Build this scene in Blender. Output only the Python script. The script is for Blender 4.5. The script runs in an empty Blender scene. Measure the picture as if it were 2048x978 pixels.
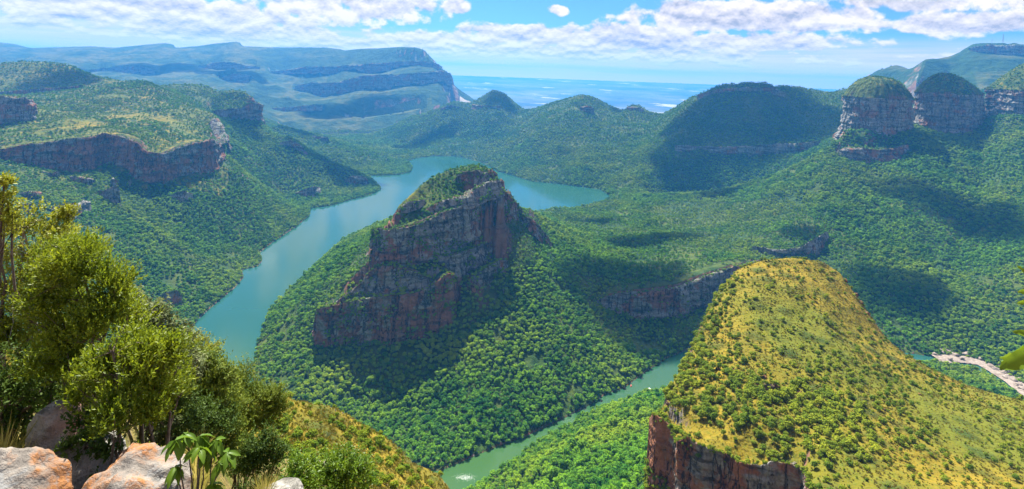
import bpy, bmesh, math, random
import numpy as np
from mathutils import Vector, Matrix

random.seed(7)
RNG = np.random.default_rng(7)
C = bpy.context.scene.collection
SC = bpy.context.scene

# ------------------------------------------------------------------ camera, sky, sun, exposure
F = 1100.0                                   # focal length in photo pixels (photo 2048 wide)
RHO = math.atan(0.0354)                      # the photo's horizon leans
OY = -340.6                                  # vertical lens shift in photo pixels
cr, sr = math.cos(RHO), math.sin(RHO)
cam_d = bpy.data.cameras.new('camera')
cam = bpy.data.objects.new('camera', cam_d)
C.objects.link(cam)
cam_d.sensor_fit = 'HORIZONTAL'
cam_d.sensor_width = 36.0
cam_d.lens = 36.0 * F / 2048.0
cam_d.shift_y = OY / 2048.0
cam_d.clip_start = 0.2
cam_d.clip_end = 400000.0
cam.matrix_world = Matrix(((cr, -sr, 0, 0), (0, 0, -1, 0), (sr, cr, 0, 0), (0, 0, 0, 1)))
SC.camera = cam

SUN_EL, SUN_AZ = math.radians(55.0), math.radians(-16.0)       # azimuth from +Y, positive to the right
SC.view_settings.view_transform = 'Standard'
SC.view_settings.look = 'None'
SC.view_settings.gamma = 1.0
SC.view_settings.use_curve_mapping = False
SC.view_settings.exposure = 1.72
SC.cycles.max_bounces = 6
SC.cycles.diffuse_bounces = 2
SC.cycles.glossy_bounces = 2
SC.cycles.transmission_bounces = 3
SC.cycles.transparent_max_bounces = 16
SC.cycles.volume_bounces = 1
SC.cycles.use_denoising = True

sun_d = bpy.data.lights.new('sun', 'SUN')
sun_d.energy = 5.0
sun_d.angle = math.radians(0.53)
sun_d.color = (1.0, 0.95, 0.86)
sun = bpy.data.objects.new('sun', sun_d)
C.objects.link(sun)
sun_dir = Vector((math.sin(SUN_AZ) * math.cos(SUN_EL), math.cos(SUN_AZ) * math.cos(SUN_EL), math.sin(SUN_EL)))
sun.rotation_euler = (-sun_dir).to_track_quat('-Z', 'Y').to_euler()


class NT:
    """small node-tree builder"""
    def __init__(s, nt):
        s.nt = nt
        s.n, s.l = nt.nodes, nt.links

    def node(s, t, **kw):
        nd = s.n.new(t)
        for k, v in kw.items():
            setattr(nd, k, v)
        return nd

    def put(s, inp, v):
        if isinstance(v, bpy.types.NodeSocket):
            s.l.new(v, inp)
        elif v is not None:
            if hasattr(inp, 'default_value'):
                dv = inp.default_value
                if hasattr(dv, '__len__') and not isinstance(v, (tuple, list)):
                    v = (v,) * len(dv)
                elif hasattr(dv, '__len__') and len(dv) == 4 and len(v) == 3:
                    v = tuple(v) + (1.0,)
                inp.default_value = v

    def math(s, op, a, b=None, c=None, clamp=False):
        nd = s.node('ShaderNodeMath', operation=op, use_clamp=clamp)
        for i, v in enumerate((a, b, c)):
            s.put(nd.inputs[i], v)
        return nd.outputs[0]

    def vmath(s, op, a, b=None):
        nd = s.node('ShaderNodeVectorMath', operation=op)
        s.put(nd.inputs[0], a)
        if b is not None:
            s.put(nd.inputs[1], b)
        return nd.outputs['Value'] if op in ('DOT_PRODUCT', 'LENGTH') else nd.outputs[0]

    def mix(s, f, a, b, blend='MIX'):
        nd = s.node('ShaderNodeMix', data_type='RGBA', blend_type=blend)
        s.put(nd.inputs[0], f)
        s.put(nd.inputs[6], a)
        s.put(nd.inputs[7], b)
        return nd.outputs[2]

    def noise(s, vec, scale, detail=4, rough=0.55, dist=0.0, dims='3D', color=False):
        nd = s.node('ShaderNodeTexNoise', noise_dimensions=dims)
        s.put(nd.inputs['Vector'], vec)
        s.put(nd.inputs['Scale'], scale)
        s.put(nd.inputs['Detail'], detail)
        s.put(nd.inputs['Roughness'], rough)
        s.put(nd.inputs['Distortion'], dist)
        return nd.outputs['Color' if color else 'Fac']

    def rng(s, v, a, b, c=0.0, d=1.0, smooth=False):
        nd = s.node('ShaderNodeMapRange')
        if smooth:
            nd.interpolation_type = 'SMOOTHSTEP'
        for i, x in enumerate((v, a, b, c, d)):
            s.put(nd.inputs[i], x)
        return nd.outputs[0]

    def xyz(s, x, y, z):
        nd = s.node('ShaderNodeCombineXYZ')
        for i, v in enumerate((x, y, z)):
            s.put(nd.inputs[i], v)
        return nd.outputs[0]

    def sep(s, v):
        nd = s.node('ShaderNodeSeparateXYZ')
        s.put(nd.inputs[0], v)
        return nd.outputs


def make_world():
    w = bpy.data.worlds.new('World')
    SC.world = w
    w.use_nodes = True
    t = NT(w.node_tree)
    for n in list(t.n):
        t.n.remove(n)
    out = t.node('ShaderNodeOutputWorld')
    sky = t.node('ShaderNodeTexSky', sky_type='NISHITA')
    sky.sun_disc = False
    sky.sun_elevation = SUN_EL
    sky.sun_rotation = SUN_AZ
    sky.altitude = 1200.0
    sky.air_density = 1.0
    sky.dust_density = 1.0
    sky.ozone_density = 2.0
    skyc = t.mix(1.0, sky.outputs[0], (0.022, 0.040, 0.058), 'MULTIPLY')
    d = t.node('ShaderNodeTexCoord').outputs['Generated']
    X, Y, Z = t.sep(d)
    az = t.math('DEGREES', t.math('ARCTAN2', X, Y))
    el = t.math('DEGREES', t.math('ARCSINE', Z))
    elp = t.math('MAXIMUM', el, 0.05)
    v = t.math('LOGARITHM', t.math('ADD', elp, 1.1), 2.0)         # features shrink towards the horizon
    # where the big cloud banks stand in the sky: (azimuth, elevation, half width, half height, weight)
    banks = [(-33, 4.6, 14, 2.2, .34), (-17, 6.6, 12, 2.2, .36), (-9, 3.2, 8, 1.3, .36), (-24, 2.8, 12, 1.3, .34),
             (-5.9, 6.8, 1.9, 1.0, .36), (4.6, 6.9, 1.3, .65, .34), (1.5, 4.1, 8, 1.3, .40), (12, 4.2, 8, 1.5, .42),
             (19, 6.5, 8.5, 1.7, .46), (27, 6.2, 8, 1.5, .42), (38, 8.2, 10, 1.9, .46), (30, 9.3, 9, 1.4, .40), (38, 5.4, 7, 1.2, .32),
             (24, 3.8, 11, 1.1, .38), (2, 2.5, 60, 1.0, .33)]
    bias = None
    for (a, e, wa, we, k) in banks:
        q = t.math('ADD', t.math('POWER', t.math('DIVIDE', t.math('SUBTRACT', az, a), wa), 2.0),
                   t.math('POWER', t.math('DIVIDE', t.math('SUBTRACT', el, e), we), 2.0))
        g = t.math('MULTIPLY', t.math('POWER', 2.718, t.math('MULTIPLY', q, -1.0)), k)
        bias = g if bias is None else t.math('MAXIMUM', bias, g)
    # away from the banks a scattered fair-weather cover goes on all round
    rest = t.rng(el, 9.0, 14.0, 0.0, 0.16)
    bias = t.math('ADD', bias, rest)
    mott = t.noise(t.xyz(t.math('MULTIPLY', az, .05), t.math('MULTIPLY', v, .9), 2.2), 1.0, 2, .5)
    bias = t.math('ADD', bias, t.rng(mott, .35, .65, -.09, .07))

    def dens(dv):
        vv = t.math('ADD', v, dv)
        p = t.xyz(t.math('MULTIPLY', az, 0.21), t.math('MULTIPLY', vv, 1.9), 0.0)
        n1 = t.noise(p, 1.0, 2.0, 0.5, 0.15)
        p2 = t.xyz(t.math('MULTIPLY', az, 0.60), t.math('MULTIPLY', vv, 3.3), 3.3)
        n2 = t.noise(p2, 1.0, 9.0, 0.56, 0.1)
        return t.math('ADD', t.math('MULTIPLY', n1, 0.5), t.math('MULTIPLY', n2, 0.5))
    d0 = dens(0.0)
    d1 = dens(0.10)
    d2 = dens(0.03)
    m = t.rng(t.math('ADD', d0, bias), 0.605, 0.715, smooth=True)
    light = t.math('ADD', t.math('MULTIPLY', t.math('SUBTRACT', d0, d1), 4.0), t.math('MULTIPLY', t.math('SUBTRACT', d0, d2), 4.5))
    thick = t.rng(t.math('ADD', d0, bias), 0.70, 1.0)
    lit = t.math('ADD', t.math('ADD', 0.74, light), t.math('MULTIPLY', thick, -0.34), clamp=True)
    cc = t.mix(lit, (0.20, 0.20, 0.235), (0.52, 0.46, 0.43))
    # thin streaks low over the plain
    p3 = t.xyz(t.math('MULTIPLY', az, 0.10), t.math('MULTIPLY', el, 2.6), 7.0)
    st = t.noise(p3, 1.0, 6.0, 0.6)
    stm = t.math('MULTIPLY', t.rng(st, 0.40, 0.60), t.math('MULTIPLY', t.rng(el, 4.2, 2.0), t.rng(el, -0.2, 0.8)))
    base = t.mix(t.math('MULTIPLY', t.rng(el, 4.5, 1.2), 0.85), skyc, (0.56, 0.40, 0.32))
    base = t.mix(t.rng(el, 1.6, 0.4), base, (0.86, 0.50, 0.30))
    col = t.mix(t.math('MULTIPLY', stm, 0.8), base, (0.50, 0.42, 0.38))
    fadeh = t.rng(el, 0.3, 2.2, 0.15, 1.0)
    col = t.mix(t.math('MULTIPLY', m, fadeh), col, cc)
    bg = t.node('ShaderNodeBackground')
    t.put(bg.inputs['Color'], col)
    bg.inputs['Strength'].default_value = 0.74
    t.l.new(bg.outputs[0], out.inputs['Surface'])
    w.cycles.sampling_method = 'MANUAL'
    w.cycles.sample_map_resolution = 512


make_world()


# ------------------------------------------------------------------ helpers
def P(x, y, d):
    """photo pixel + distance along the view axis -> world point"""
    a, b = x - 1024.0, (489.0 - y) + OY
    return ((a * cr - b * sr) / F * d, d, (a * sr + b * cr) / F * d)


def proj(X, Y, Z):
    p, q = X / Y * F, Z / Y * F
    a, b = p * cr + q * sr, -p * sr + q * cr
    return a + 1024.0, 489.0 - (b - OY)


WATER = -600.0


def W(x, y):
    a, b = x - 1024.0, (489.0 - y) + OY
    return P(x, y, WATER * F / (a * sr + b * cr))


def hash_(ix, iy, iz, seed):
    with np.errstate(over='ignore'):
        h = (ix.astype(np.uint32) * np.uint32(374761393) + iy.astype(np.uint32) * np.uint32(668265263)
             + iz.astype(np.uint32) * np.uint32(2246822519) + np.uint32(seed * 3266489917 % 4294967296))
        h = (h ^ (h >> np.uint32(13))) * np.uint32(1274126177)
        h ^= h >> np.uint32(16)
    return (h & np.uint32(0xFFFFFF)).astype(np.float32) / np.float32(0xFFFFFF)


def vn2(x, y, seed=0):
    fx, fy = np.floor(x), np.floor(y)
    ix, iy = fx.astype(np.int64), fy.astype(np.int64)
    u, v = (x - fx), (y - fy)
    u = u * u * u * (u * (u * 6 - 15) + 10)
    v = v * v * v * (v * (v * 6 - 15) + 10)
    z = np.zeros_like(ix)
    a = hash_(ix, iy, z, seed); b = hash_(ix + 1, iy, z, seed)
    c = hash_(ix, iy + 1, z, seed); d = hash_(ix + 1, iy + 1, z, seed)
    return (a + (b - a) * u) * (1 - v) + (c + (d - c) * u) * v


def vn3(x, y, zz, seed=0):
    fx, fy, fz = np.floor(x), np.floor(y), np.floor(zz)
    ix, iy, iz = fx.astype(np.int64), fy.astype(np.int64), fz.astype(np.int64)
    u, v, w = x - fx, y - fy, zz - fz
    u = u * u * (3 - 2 * u); v = v * v * (3 - 2 * v); w = w * w * (3 - 2 * w)
    r = 0
    for k, wk in ((0, 1 - w), (1, w)):
        a = hash_(ix, iy, iz + k, seed); b = hash_(ix + 1, iy, iz + k, seed)
        c = hash_(ix, iy + 1, iz + k, seed); d = hash_(ix + 1, iy + 1, iz + k, seed)
        r = r + wk * ((a + (b - a) * u) * (1 - v) + (c + (d - c) * u) * v)
    return r


def fbm2(x, y, oct=4, seed=0, gain=0.5):
    s, a, t = 0, 1.0, 0
    for o in range(oct):
        s = s + a * (vn2(x, y, seed + o * 17) - 0.5); t += a
        x, y = x * 2.03 + 11.3, y * 2.03 - 7.1; a *= gain
    return s / t * 2


def ridged2(x, y, oct=3, seed=0):
    s, a, t = 0, 1.0, 0
    for o in range(oct):
        s = s + a * (1 - np.abs(2 * vn2(x, y, seed + o * 13) - 1)); t += a
        x, y = x * 2.1 + 3.7, y * 2.1 + 9.2; a *= 0.5
    return s / t


def fbm3(x, y, z, oct=3, seed=0):
    s, a, t = 0, 1.0, 0
    for o in range(oct):
        s = s + a * (vn3(x, y, z, seed + o * 19) - 0.5); t += a
        x, y, z = x * 2.07 + 1.3, y * 2.07 + 4.1, z * 2.07 - 2.2; a *= 0.5
    return s / t * 2


def mesh_np(name, verts, faces, mat=None, smooth=True, attrs=None):
    """verts (n,3) array, faces (m,3 or 4) int array or a list of ragged lists"""
    me = bpy.data.meshes.new(name)
    verts = np.asarray(verts, dtype=np.float32)
    if isinstance(faces, np.ndarray):
        m, k = faces.shape
        me.vertices.add(len(verts))
        me.vertices.foreach_set('co', verts.ravel())
        me.loops.add(m * k)
        me.loops.foreach_set('vertex_index', faces.ravel().astype(np.int32))
        me.polygons.add(m)
        me.polygons.foreach_set('loop_start', np.arange(0, m * k, k, dtype=np.int32))
        me.update(calc_edges=True)
    else:
        me.from_pydata([tuple(map(float, v)) for v in verts], [], faces)
    if smooth:
        me.polygons.foreach_set('use_smooth', np.ones(len(me.polygons), dtype=bool))
    if attrs:
        for k, v in attrs.items():
            at = me.attributes.new(k, 'FLOAT', 'POINT')
            at.data.foreach_set('value', np.asarray(v, dtype=np.float32))
    if mat:
        me.materials.append(mat)
    me.update()
    return me


def link(name, me, parent=None, loc=None, rotz=0.0, scale=None):
    o = bpy.data.objects.new(name, me)
    C.objects.link(o)
    if loc is not None:
        o.location = loc
    if rotz:
        o.rotation_euler = (0, 0, rotz)
    if scale is not None:
        o.scale = (scale,) * 3 if not hasattr(scale, '__len__') else scale
    if parent is not None:
        o.parent = parent
    return o


def tag(o, label=None, cat=None, group=None, kind=None):
    if label: o['label'] = label
    if cat: o['category'] = cat
    if group: o['group'] = group
    if kind: o['kind'] = kind
    return o


# ------------------------------------------------------------------ materials
def new_mat(name):
    m = bpy.data.materials.new(name)
    m.use_nodes = True
    t = NT(m.node_tree)
    for n in list(t.n):
        t.n.remove(n)
    out = t.node('ShaderNodeOutputMaterial')
    return m, t, out


def principled(t, out, col, rough=0.9, spec=0.2, normal=None):
    b = t.node('ShaderNodeBsdfPrincipled')
    t.put(b.inputs['Base Color'], col)
    t.put(b.inputs['Roughness'], rough)
    t.put(b.inputs['Specular IOR Level'], spec)
    if normal is not None:
        t.put(b.inputs['Normal'], normal)
    t.l.new(b.outputs[0], out.inputs['Surface'])
    return b


def bump(t, h, strength=1.0, dist=1.0):
    nd = t.node('ShaderNodeBump')
    t.put(nd.inputs['Strength'], strength)
    t.put(nd.inputs['Distance'], dist)
    t.put(nd.inputs['Height'], h)
    return nd.outputs[0]


def rock_color(t, pos, sc=1.0, warm=0.5):
    """layered sandstone: grey faces, rust-red patches, dark water stains, bedding lines. pos in metres"""
    x, y, z = t.sep(pos)
    big = t.noise(pos, 0.012 * sc, 3, 0.5)
    warp = t.math('ADD', z, t.math('MULTIPLY', t.noise(pos, 0.025 * sc, 4), 14.0 / sc))
    beds = t.noise(t.xyz(t.math('MULTIPLY', x, .010 * sc), t.math('MULTIPLY', y, .010 * sc), t.math('MULTIPLY', warp, .085 * sc)), 1.0, 6, .68)
    vert = t.noise(t.xyz(t.math('MULTIPLY', x, .11 * sc), t.math('MULTIPLY', y, .11 * sc), t.math('MULTIPLY', z, .016 * sc)), 1.0, 6, .62)
    patch = t.noise(pos, 0.035 * sc, 4, .6, .4)
    fine = t.noise(pos, .22 * sc, 6, .68)
    grey = t.mix(t.rng(t.math('ADD', t.math('MULTIPLY', beds, .6), t.math('MULTIPLY', fine, .4)), .38, .62), (0.060, 0.064, 0.062), (0.400, 0.380, 0.330))
    red = t.mix(t.rng(vert, .3, .7), (0.135, 0.040, 0.016), (0.430, 0.165, 0.066))
    redf = t.rng(t.math('ADD', t.math('MULTIPLY', patch, .6), t.math('MULTIPLY', big, .6)), .63 - warm * .2, .72 - warm * .2, smooth=True)
    c = t.mix(t.math('MULTIPLY', redf, .85), grey, red)
    stain = t.rng(vert, .56, .70)
    c = t.mix(t.math('MULTIPLY', stain, .75), c, (0.028, 0.026, 0.026))
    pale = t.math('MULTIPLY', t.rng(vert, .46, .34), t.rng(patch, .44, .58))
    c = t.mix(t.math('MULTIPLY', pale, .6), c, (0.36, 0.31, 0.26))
    line = t.math('MULTIPLY', t.rng(beds, .43, .39), t.rng(fine, .40, .55))
    c = t.mix(t.math('MULTIPLY', line, .7), c, (0.03, 0.027, 0.024))
    jn = t.noise(t.xyz(t.math('MULTIPLY', x, .055 * sc), t.math('MULTIPLY', y, .055 * sc), t.math('MULTIPLY', z, .006 * sc)), 1.0, 4, .55)
    joint = t.math('MULTIPLY', t.rng(t.math('ABSOLUTE', t.math('SUBTRACT', jn, .5)), .030, .008), t.rng(fine, .35, .5))
    c = t.mix(t.math('MULTIPLY', joint, .85), c, (0.018, 0.017, 0.017))
    h = t.math('ADD', t.math('MULTIPLY', beds, 1.8), t.math('ADD', t.math('MULTIPLY', vert, 2.0), t.math('SUBTRACT', t.math('MULTIPLY', fine, 1.2), t.math('MULTIPLY', joint, 1.0))))
    return c, h


def make_rock(name, warm=0.5, sc=1.0, bumpd=3.0, turf=(0.07, 0.095, 0.016)):
    m, t, out = new_mat(name)
    pos = t.node('ShaderNodeNewGeometry').outputs['Position']
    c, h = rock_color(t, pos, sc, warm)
    # lichen and grass on the ledges (surfaces that lie flat)
    nz = t.sep(t.node('ShaderNodeNewGeometry').outputs['Normal'])[2]
    g = t.math('MULTIPLY', t.rng(nz, .68, .88), t.rng(t.noise(pos, .16 * sc, 5, .65), .44, .56))
    c = t.mix(g, c, turf)
    principled(t, out, c, .92, .15, bump(t, h, 1.0, bumpd * 1.5))
    return m


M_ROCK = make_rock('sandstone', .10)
M_ROCK_RED = make_rock('red_sandstone', .62)
M_ROCK_NEAR = make_rock('brown_sandstone', .72, 2.2, 1.2, (0.15, 0.125, 0.016))


def make_ground(name='hillside_ground', steep=(.62, .52)):
    """hillsides: attribute grassy (0 forest floor .. 1 dry yellow grass), rocky where the ground is too steep to hold soil"""
    m, t, out = new_mat(name)
    geo = t.node('ShaderNodeNewGeometry')
    pos = geo.outputs['Position']
    nz = t.sep(geo.outputs['True Normal'])[2]
    at = t.node('ShaderNodeAttribute', attribute_name='grassy').outputs['Fac']
    n1 = t.noise(pos, .006, 4, .6)
    n2 = t.noise(pos, .045, 4, .6)
    n3 = t.noise(pos, .35, 4, .6)
    forest = t.mix(t.rng(n2, .35, .65), (0.012, 0.034, 0.008), (0.036, 0.070, 0.012))
    forest = t.mix(t.math('MULTIPLY', t.rng(n1, .45, .62), .6), forest, (0.085, 0.10, 0.014))
    grass = t.mix(t.rng(n2, .38, .62), (0.128, 0.100, 0.008), (0.205, 0.146, 0.014))
    grass = t.mix(t.rng(n1, .45, .6), grass, (0.098, 0.104, 0.009))
    grass = t.mix(t.math('MULTIPLY', t.rng(n3, .5, .68), .7), grass, (0.085, 0.11, 0.014))
    gm = t.rng(t.math('ADD', at, t.math('MULTIPLY', t.math('SUBTRACT', n2, .5), .9)), .35, .65, smooth=True)
    c = t.mix(gm, forest, grass)
    # scattered shrubs seen from very far: dark dots
    vo = t.node('ShaderNodeTexVoronoi', feature='F1')
    t.put(vo.inputs['Vector'], pos)
    t.put(vo.inputs['Scale'], .045)
    dots = t.math('MULTIPLY', t.rng(vo.outputs['Distance'], .5, .2), t.rng(n2, .3, .55))
    c = t.mix(t.math('MULTIPLY', dots, .75), c, (0.018, 0.045, 0.010))
    rk, h = rock_color(t, pos, .5, .6)
    rk = t.mix(.55, rk, (0.05, 0.035, 0.025))
    rf = t.rng(t.math('ADD', nz, t.math('MULTIPLY', t.math('SUBTRACT', n2, .5), .35)), steep[0], steep[1])
    c = t.mix(rf, c, rk)
    hh = t.math('ADD', t.math('MULTIPLY', n2, 5.0), t.math('ADD', t.math('MULTIPLY', dots, 2.0), t.math('MULTIPLY', n3, 1.0)))
    principled(t, out, c, .95, .1, bump(t, hh, .8, 1.6))
    return m


def make_soil():
    """stony ground at the viewpoint: dry grass litter over brown soil"""
    m, t, out = new_mat('stony_soil')
    pos = t.node('ShaderNodeNewGeometry').outputs['Position']
    n1, n2, n3 = t.noise(pos, .8, 4, .6), t.noise(pos, 4.0, 5, .65), t.noise(pos, 22.0, 4, .6)
    c = t.mix(t.rng(n2, .38, .62), (0.10, 0.075, 0.035), (0.24, 0.19, 0.055))
    c = t.mix(t.rng(n1, .45, .62), c, (0.10, 0.115, 0.02))
    principled(t, out, c, .95, .1, bump(t, t.math('ADD', n2, t.math('MULTIPLY', n3, .4)), .9, .12))
    return m


M_GROUND = make_ground()
M_CAP = make_ground('tower_cap_turf', (.42, .30))
M_SOIL = make_soil()


def make_mountain():
    """far mountains: forested foot, grass-covered benches, bare cliffs where steep"""
    m, t, out = new_mat('far_mountain')
    geo = t.node('ShaderNodeNewGeometry')
    pos = geo.outputs['Position']
    nz = t.sep(geo.outputs['Normal'])[2]
    n1 = t.noise(pos, .0022, 5, .6)
    n2 = t.noise(pos, .012, 5, .65)
    forest = t.mix(t.rng(n2, .35, .65), (0.006, 0.024, 0.006), (0.022, 0.052, 0.010))
    grass = t.mix(t.rng(n2, .4, .6), (0.040, 0.056, 0.014), (0.080, 0.080, 0.022))
    c = t.mix(t.math('MULTIPLY', t.rng(n1, .42, .56), t.rng(nz, .90, .975)), forest, grass)
    rk, h = rock_color(t, pos, .22, .35)
    rf = t.rng(t.math('ADD', nz, t.math('MULTIPLY', t.math('SUBTRACT', n2, .5), .4)), .70, .58)
    c = t.mix(t.math('MULTIPLY', rf, .9), c, rk)
    principled(t, out, c, .95, .1, bump(t, t.math('ADD', t.math('MULTIPLY', n2, 4.0), t.math('MULTIPLY', n1, 2.0)), .8, 12.0))
    return m


M_MOUNT = make_mountain()


def make_plain():
    m, t, out = new_mat('lowland_plain')
    pos = t.node('ShaderNodeNewGeometry').outputs['Position']
    x, y, z = t.sep(pos)
    n1 = t.noise(pos, .0004, 5, .6)
    n2 = t.noise(pos, .0022, 4, .6)
    c = t.mix(t.rng(n1, .38, .62), (0.03, 0.040, 0.025), (0.15, 0.135, 0.085))
    c = t.mix(t.math('MULTIPLY', t.rng(n2, .52, .68), .7), c, (0.03, 0.06, 0.03))
    f = t.noise(t.xyz(t.math('MULTIPLY', x, .0006), t.math('MULTIPLY', y, .0006), 4.0), 1.0, 4, .55)
    c = t.mix(t.rng(f, .61, .66), c, (0.42, 0.36, 0.29))
    principled(t, out, c, .95, .1)
    return m


M_PLAIN = make_plain()


def make_water():
    m, t, out = new_mat('river_water')
    pos = t.node('ShaderNodeNewGeometry').outputs['Position']
    n = t.noise(pos, .12, 4, .55)
    n2 = t.noise(pos, .018, 3, .5)
    big = t.noise(pos, .0016, 3, .5)
    c = t.mix(t.rng(big, .4, .6), (0.014, 0.062, 0.038), (0.016, 0.068, 0.054))
    c = t.mix(t.rng(t.sep(pos)[1], 1250.0, 850.0), c, (0.034, 0.085, 0.022))
    b = principled(t, out, c, .10, .5, bump(t, t.math('ADD', n, t.math('MULTIPLY', n2, 2.0)), .06, .3))
    b.inputs['IOR'].default_value = 1.33
    return m


M_WATER = make_water()


def make_leaf(name, dark, light, trans=0.45, rough=.55, spec=.3, obj_random=True, patch=None):
    """leaf: diffuse + translucent + weak gloss; colour varies from plant to plant"""
    m, t, out = new_mat(name)
    info = t.node('ShaderNodeObjectInfo')
    pos = t.node('ShaderNodeNewGeometry').outputs['Position']
    f = info.outputs['Random'] if obj_random else t.noise(pos, 1.7, 3, .6)
    if obj_random:
        big = t.noise(pos, .011, 3, .55)
        f = t.math('ADD', t.math('MULTIPLY', f, .55), t.rng(big, .32, .68, 0.0, .45))
    ri = t.node('ShaderNodeNewGeometry').outputs['Random Per Island']
    f = t.math('ADD', f, t.math('MULTIPLY', t.math('SUBTRACT', ri, .5), .5), clamp=True)
    f = t.math('POWER', f, 1.35)
    c = t.mix(f, dark, light)
    if patch:                                                  # drier, yellower stands of trees here and there
        c = t.mix(t.math('MULTIPLY', t.rng(t.noise(pos, .0035, 3, .55), .42, .62), t.math('MULTIPLY', f, .8)), c, patch)
    b = t.node('ShaderNodeBsdfPrincipled')
    t.put(b.inputs['Base Color'], c)
    t.put(b.inputs['Roughness'], rough)
    t.put(b.inputs['Specular IOR Level'], spec)
    tr = t.node('ShaderNodeBsdfTranslucent')
    t.put(tr.inputs['Color'], t.mix(.35, c, light))
    ms = t.node('ShaderNodeMixShader')
    t.put(ms.inputs[0], trans)
    t.l.new(b.outputs[0], ms.inputs[1])
    t.l.new(tr.outputs[0], ms.inputs[2])
    t.l.new(ms.outputs[0], out.inputs['Surface'])
    return m


M_TREE = make_leaf('forest_leaves', (0.014, 0.095, 0.009), (0.200, 0.390, 0.014), .24, .8, .08, True, (0.31, 0.35, 0.016))
M_BUSH = make_leaf('shrub_leaves', (0.060, 0.125, 0.008), (0.290, 0.320, 0.018), .30, .8, .08)


def make_bark(name, a, b, sc=6.0):
    m, t, out = new_mat(name)
    pos = t.node('ShaderNodeTexCoord').outputs['Object']
    n = t.noise(pos, sc, 5, .65)
    principled(t, out, t.mix(t.rng(n, .35, .65), a, b), .9, .15, bump(t, n, .8, .02))
    return m


M_BARK = make_bark('bark', (0.05, 0.035, 0.024), (0.15, 0.12, 0.09), 9.0)
M_DEAD = make_bark('dead_wood', (0.18, 0.15, 0.12), (0.42, 0.36, 0.30), 9.0)


# ------------------------------------------------------------------ terrain: one surface on a grid of bearings and distances
N_T = 920
TH0, TH1 = math.radians(-58), math.radians(52)
rows = np.concatenate([np.geomspace(2.5, 60, 120)[:-1], np.geomspace(60, 200, 110)[:-1], np.geomspace(200, 6500, 650)[:-1], np.geomspace(6500, 13000, 80)[:-1], np.geomspace(13000, 30500, 60)])
N_R = len(rows)
lr = np.log(rows)
theta = np.linspace(TH0, TH1, N_T)
GX = rows[:, None] * np.sin(theta)[None, :]
GY = rows[:, None] * np.cos(theta)[None, :]
IDX = np.arange(N_R)


def cell(X, Y):
    r = np.hypot(X, Y)
    th = np.arctan2(X, Y)
    i = np.interp(np.log(np.maximum(r, 1e-3)), lr, IDX)
    j = (th - TH0) / (TH1 - TH0) * (N_T - 1)
    return i, j


acc = np.zeros((N_R, N_T)); cnt = np.zeros((N_R, N_T)); near_cliff = np.zeros((N_R, N_T))
SEEDS = []                                    # (X, Y, region) for naming the pieces of ground


def dens(pts, step=None):
    pts = np.asarray(pts, float)
    out = [pts[:1]]
    for a, b in zip(pts[:-1], pts[1:]):
        ia, ja = cell(a[0], a[1]); ib, jb = cell(b[0], b[1])
        n = int(max(abs(ib - ia), abs(jb - ja)) * 1.6) + 1
        s = np.linspace(0, 1, n + 1)[1:, None]
        out.append(a + (b - a) * s)
    return np.concatenate(out)


def line(region, pts, z=None, hard=False):
    """fix the ground along a 3-D line (the height is carried along the line of sight to the middle of the cell)"""
    pts = np.asarray(pts, float)
    d = dens(pts)
    i, j = cell(d[:, 0], d[:, 1])
    i, j = np.rint(i).astype(int), np.rint(j).astype(int)
    ok = (j >= 0) & (j < N_T) & (i >= 0) & (i < N_R)
    zz = d[ok, 2] * rows[i[ok]] / np.hypot(d[ok, 0], d[ok, 1]) if z is None else np.full(ok.sum(), z)
    np.add.at(acc, (i[ok], j[ok]), zz); np.add.at(cnt, (i[ok], j[ok]), 1)
    if hard:
        near_cliff[i[ok], j[ok]] = 1
    if region:
        for p in d[::6]:
            SEEDS.append((p[0], p[1], region))


def PL(region, pts):
    line(region, [P(*p) for p in pts])


def ruled(region, A, Bq, ts, bulge=0.0):
    """lines between two pixel lines (x, y, depth): the slope of a hill between its crest and its foot"""
    A = np.array([P(*p) for p in A]); Bq = np.array([P(*p) for p in Bq])
    def rs(Q, n):
        g = np.r_[0, np.cumsum(np.hypot(*np.diff(Q[:, :2], axis=0).T))]
        s = np.linspace(0, g[-1], n)
        return np.stack([np.interp(s, g, Q[:, k]) for k in range(3)], 1)
    n = 40
    A, Bq = rs(A, n), rs(Bq, n)
    for t in ts:
        q = A * (1 - t) + Bq * t
        q[:, 2] += bulge * 4 * t * (1 - t) * np.abs(A[:, 2] - Bq[:, 2])
        line(region, q)


CLIFFS = []


def cliff(region, name, pts, mat, side=1, label=None, lean=0.10, rough=1.0, inset=None, veg=0.5, set_ground=True, snap=False):
    """pts: (x, y_rim, y_base, depth) left to right as seen; a rock face from rim to base.
    The ground behind is set back so that the face stands proud of it."""
    R = np.array([P(x, yr, d) for (x, yr, yb, d) in pts])
    hgt = np.array([(yb - yr) * d / F for (x, yr, yb, d) in pts])
    tang = np.gradient(R[:, :2], axis=0)
    nrm = np.stack([tang[:, 1], -tang[:, 0]], 1)
    nrm /= np.linalg.norm(nrm, axis=1)[:, None] + 1e-9
    nrm *= side
    B = R.copy()
    B[:, :2] += nrm * (lean * hgt)[:, None]
    B[:, 2] -= hgt
    if set_ground and not snap:
        dmean = np.mean([p[3] for p in pts])
        ins = inset or max(12.0, dmean * 0.0054 * 2.4)
        G1 = R.copy(); G1[:, :2] -= nrm * ins
        G0 = B.copy(); G0[:, :2] -= nrm * ins * .15
        G2 = R.copy(); G2[:, :2] -= nrm * ins * 1.9
        line(region, G2, hard=True)
        line(region, G1, hard=True)
        line(region, G0, hard=True)
    CLIFFS.append(dict(name=name, R=R, B=B, N=nrm, mat=mat, label=label, rough=rough, region=region, veg=veg, snap=pts if snap else None))

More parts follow.
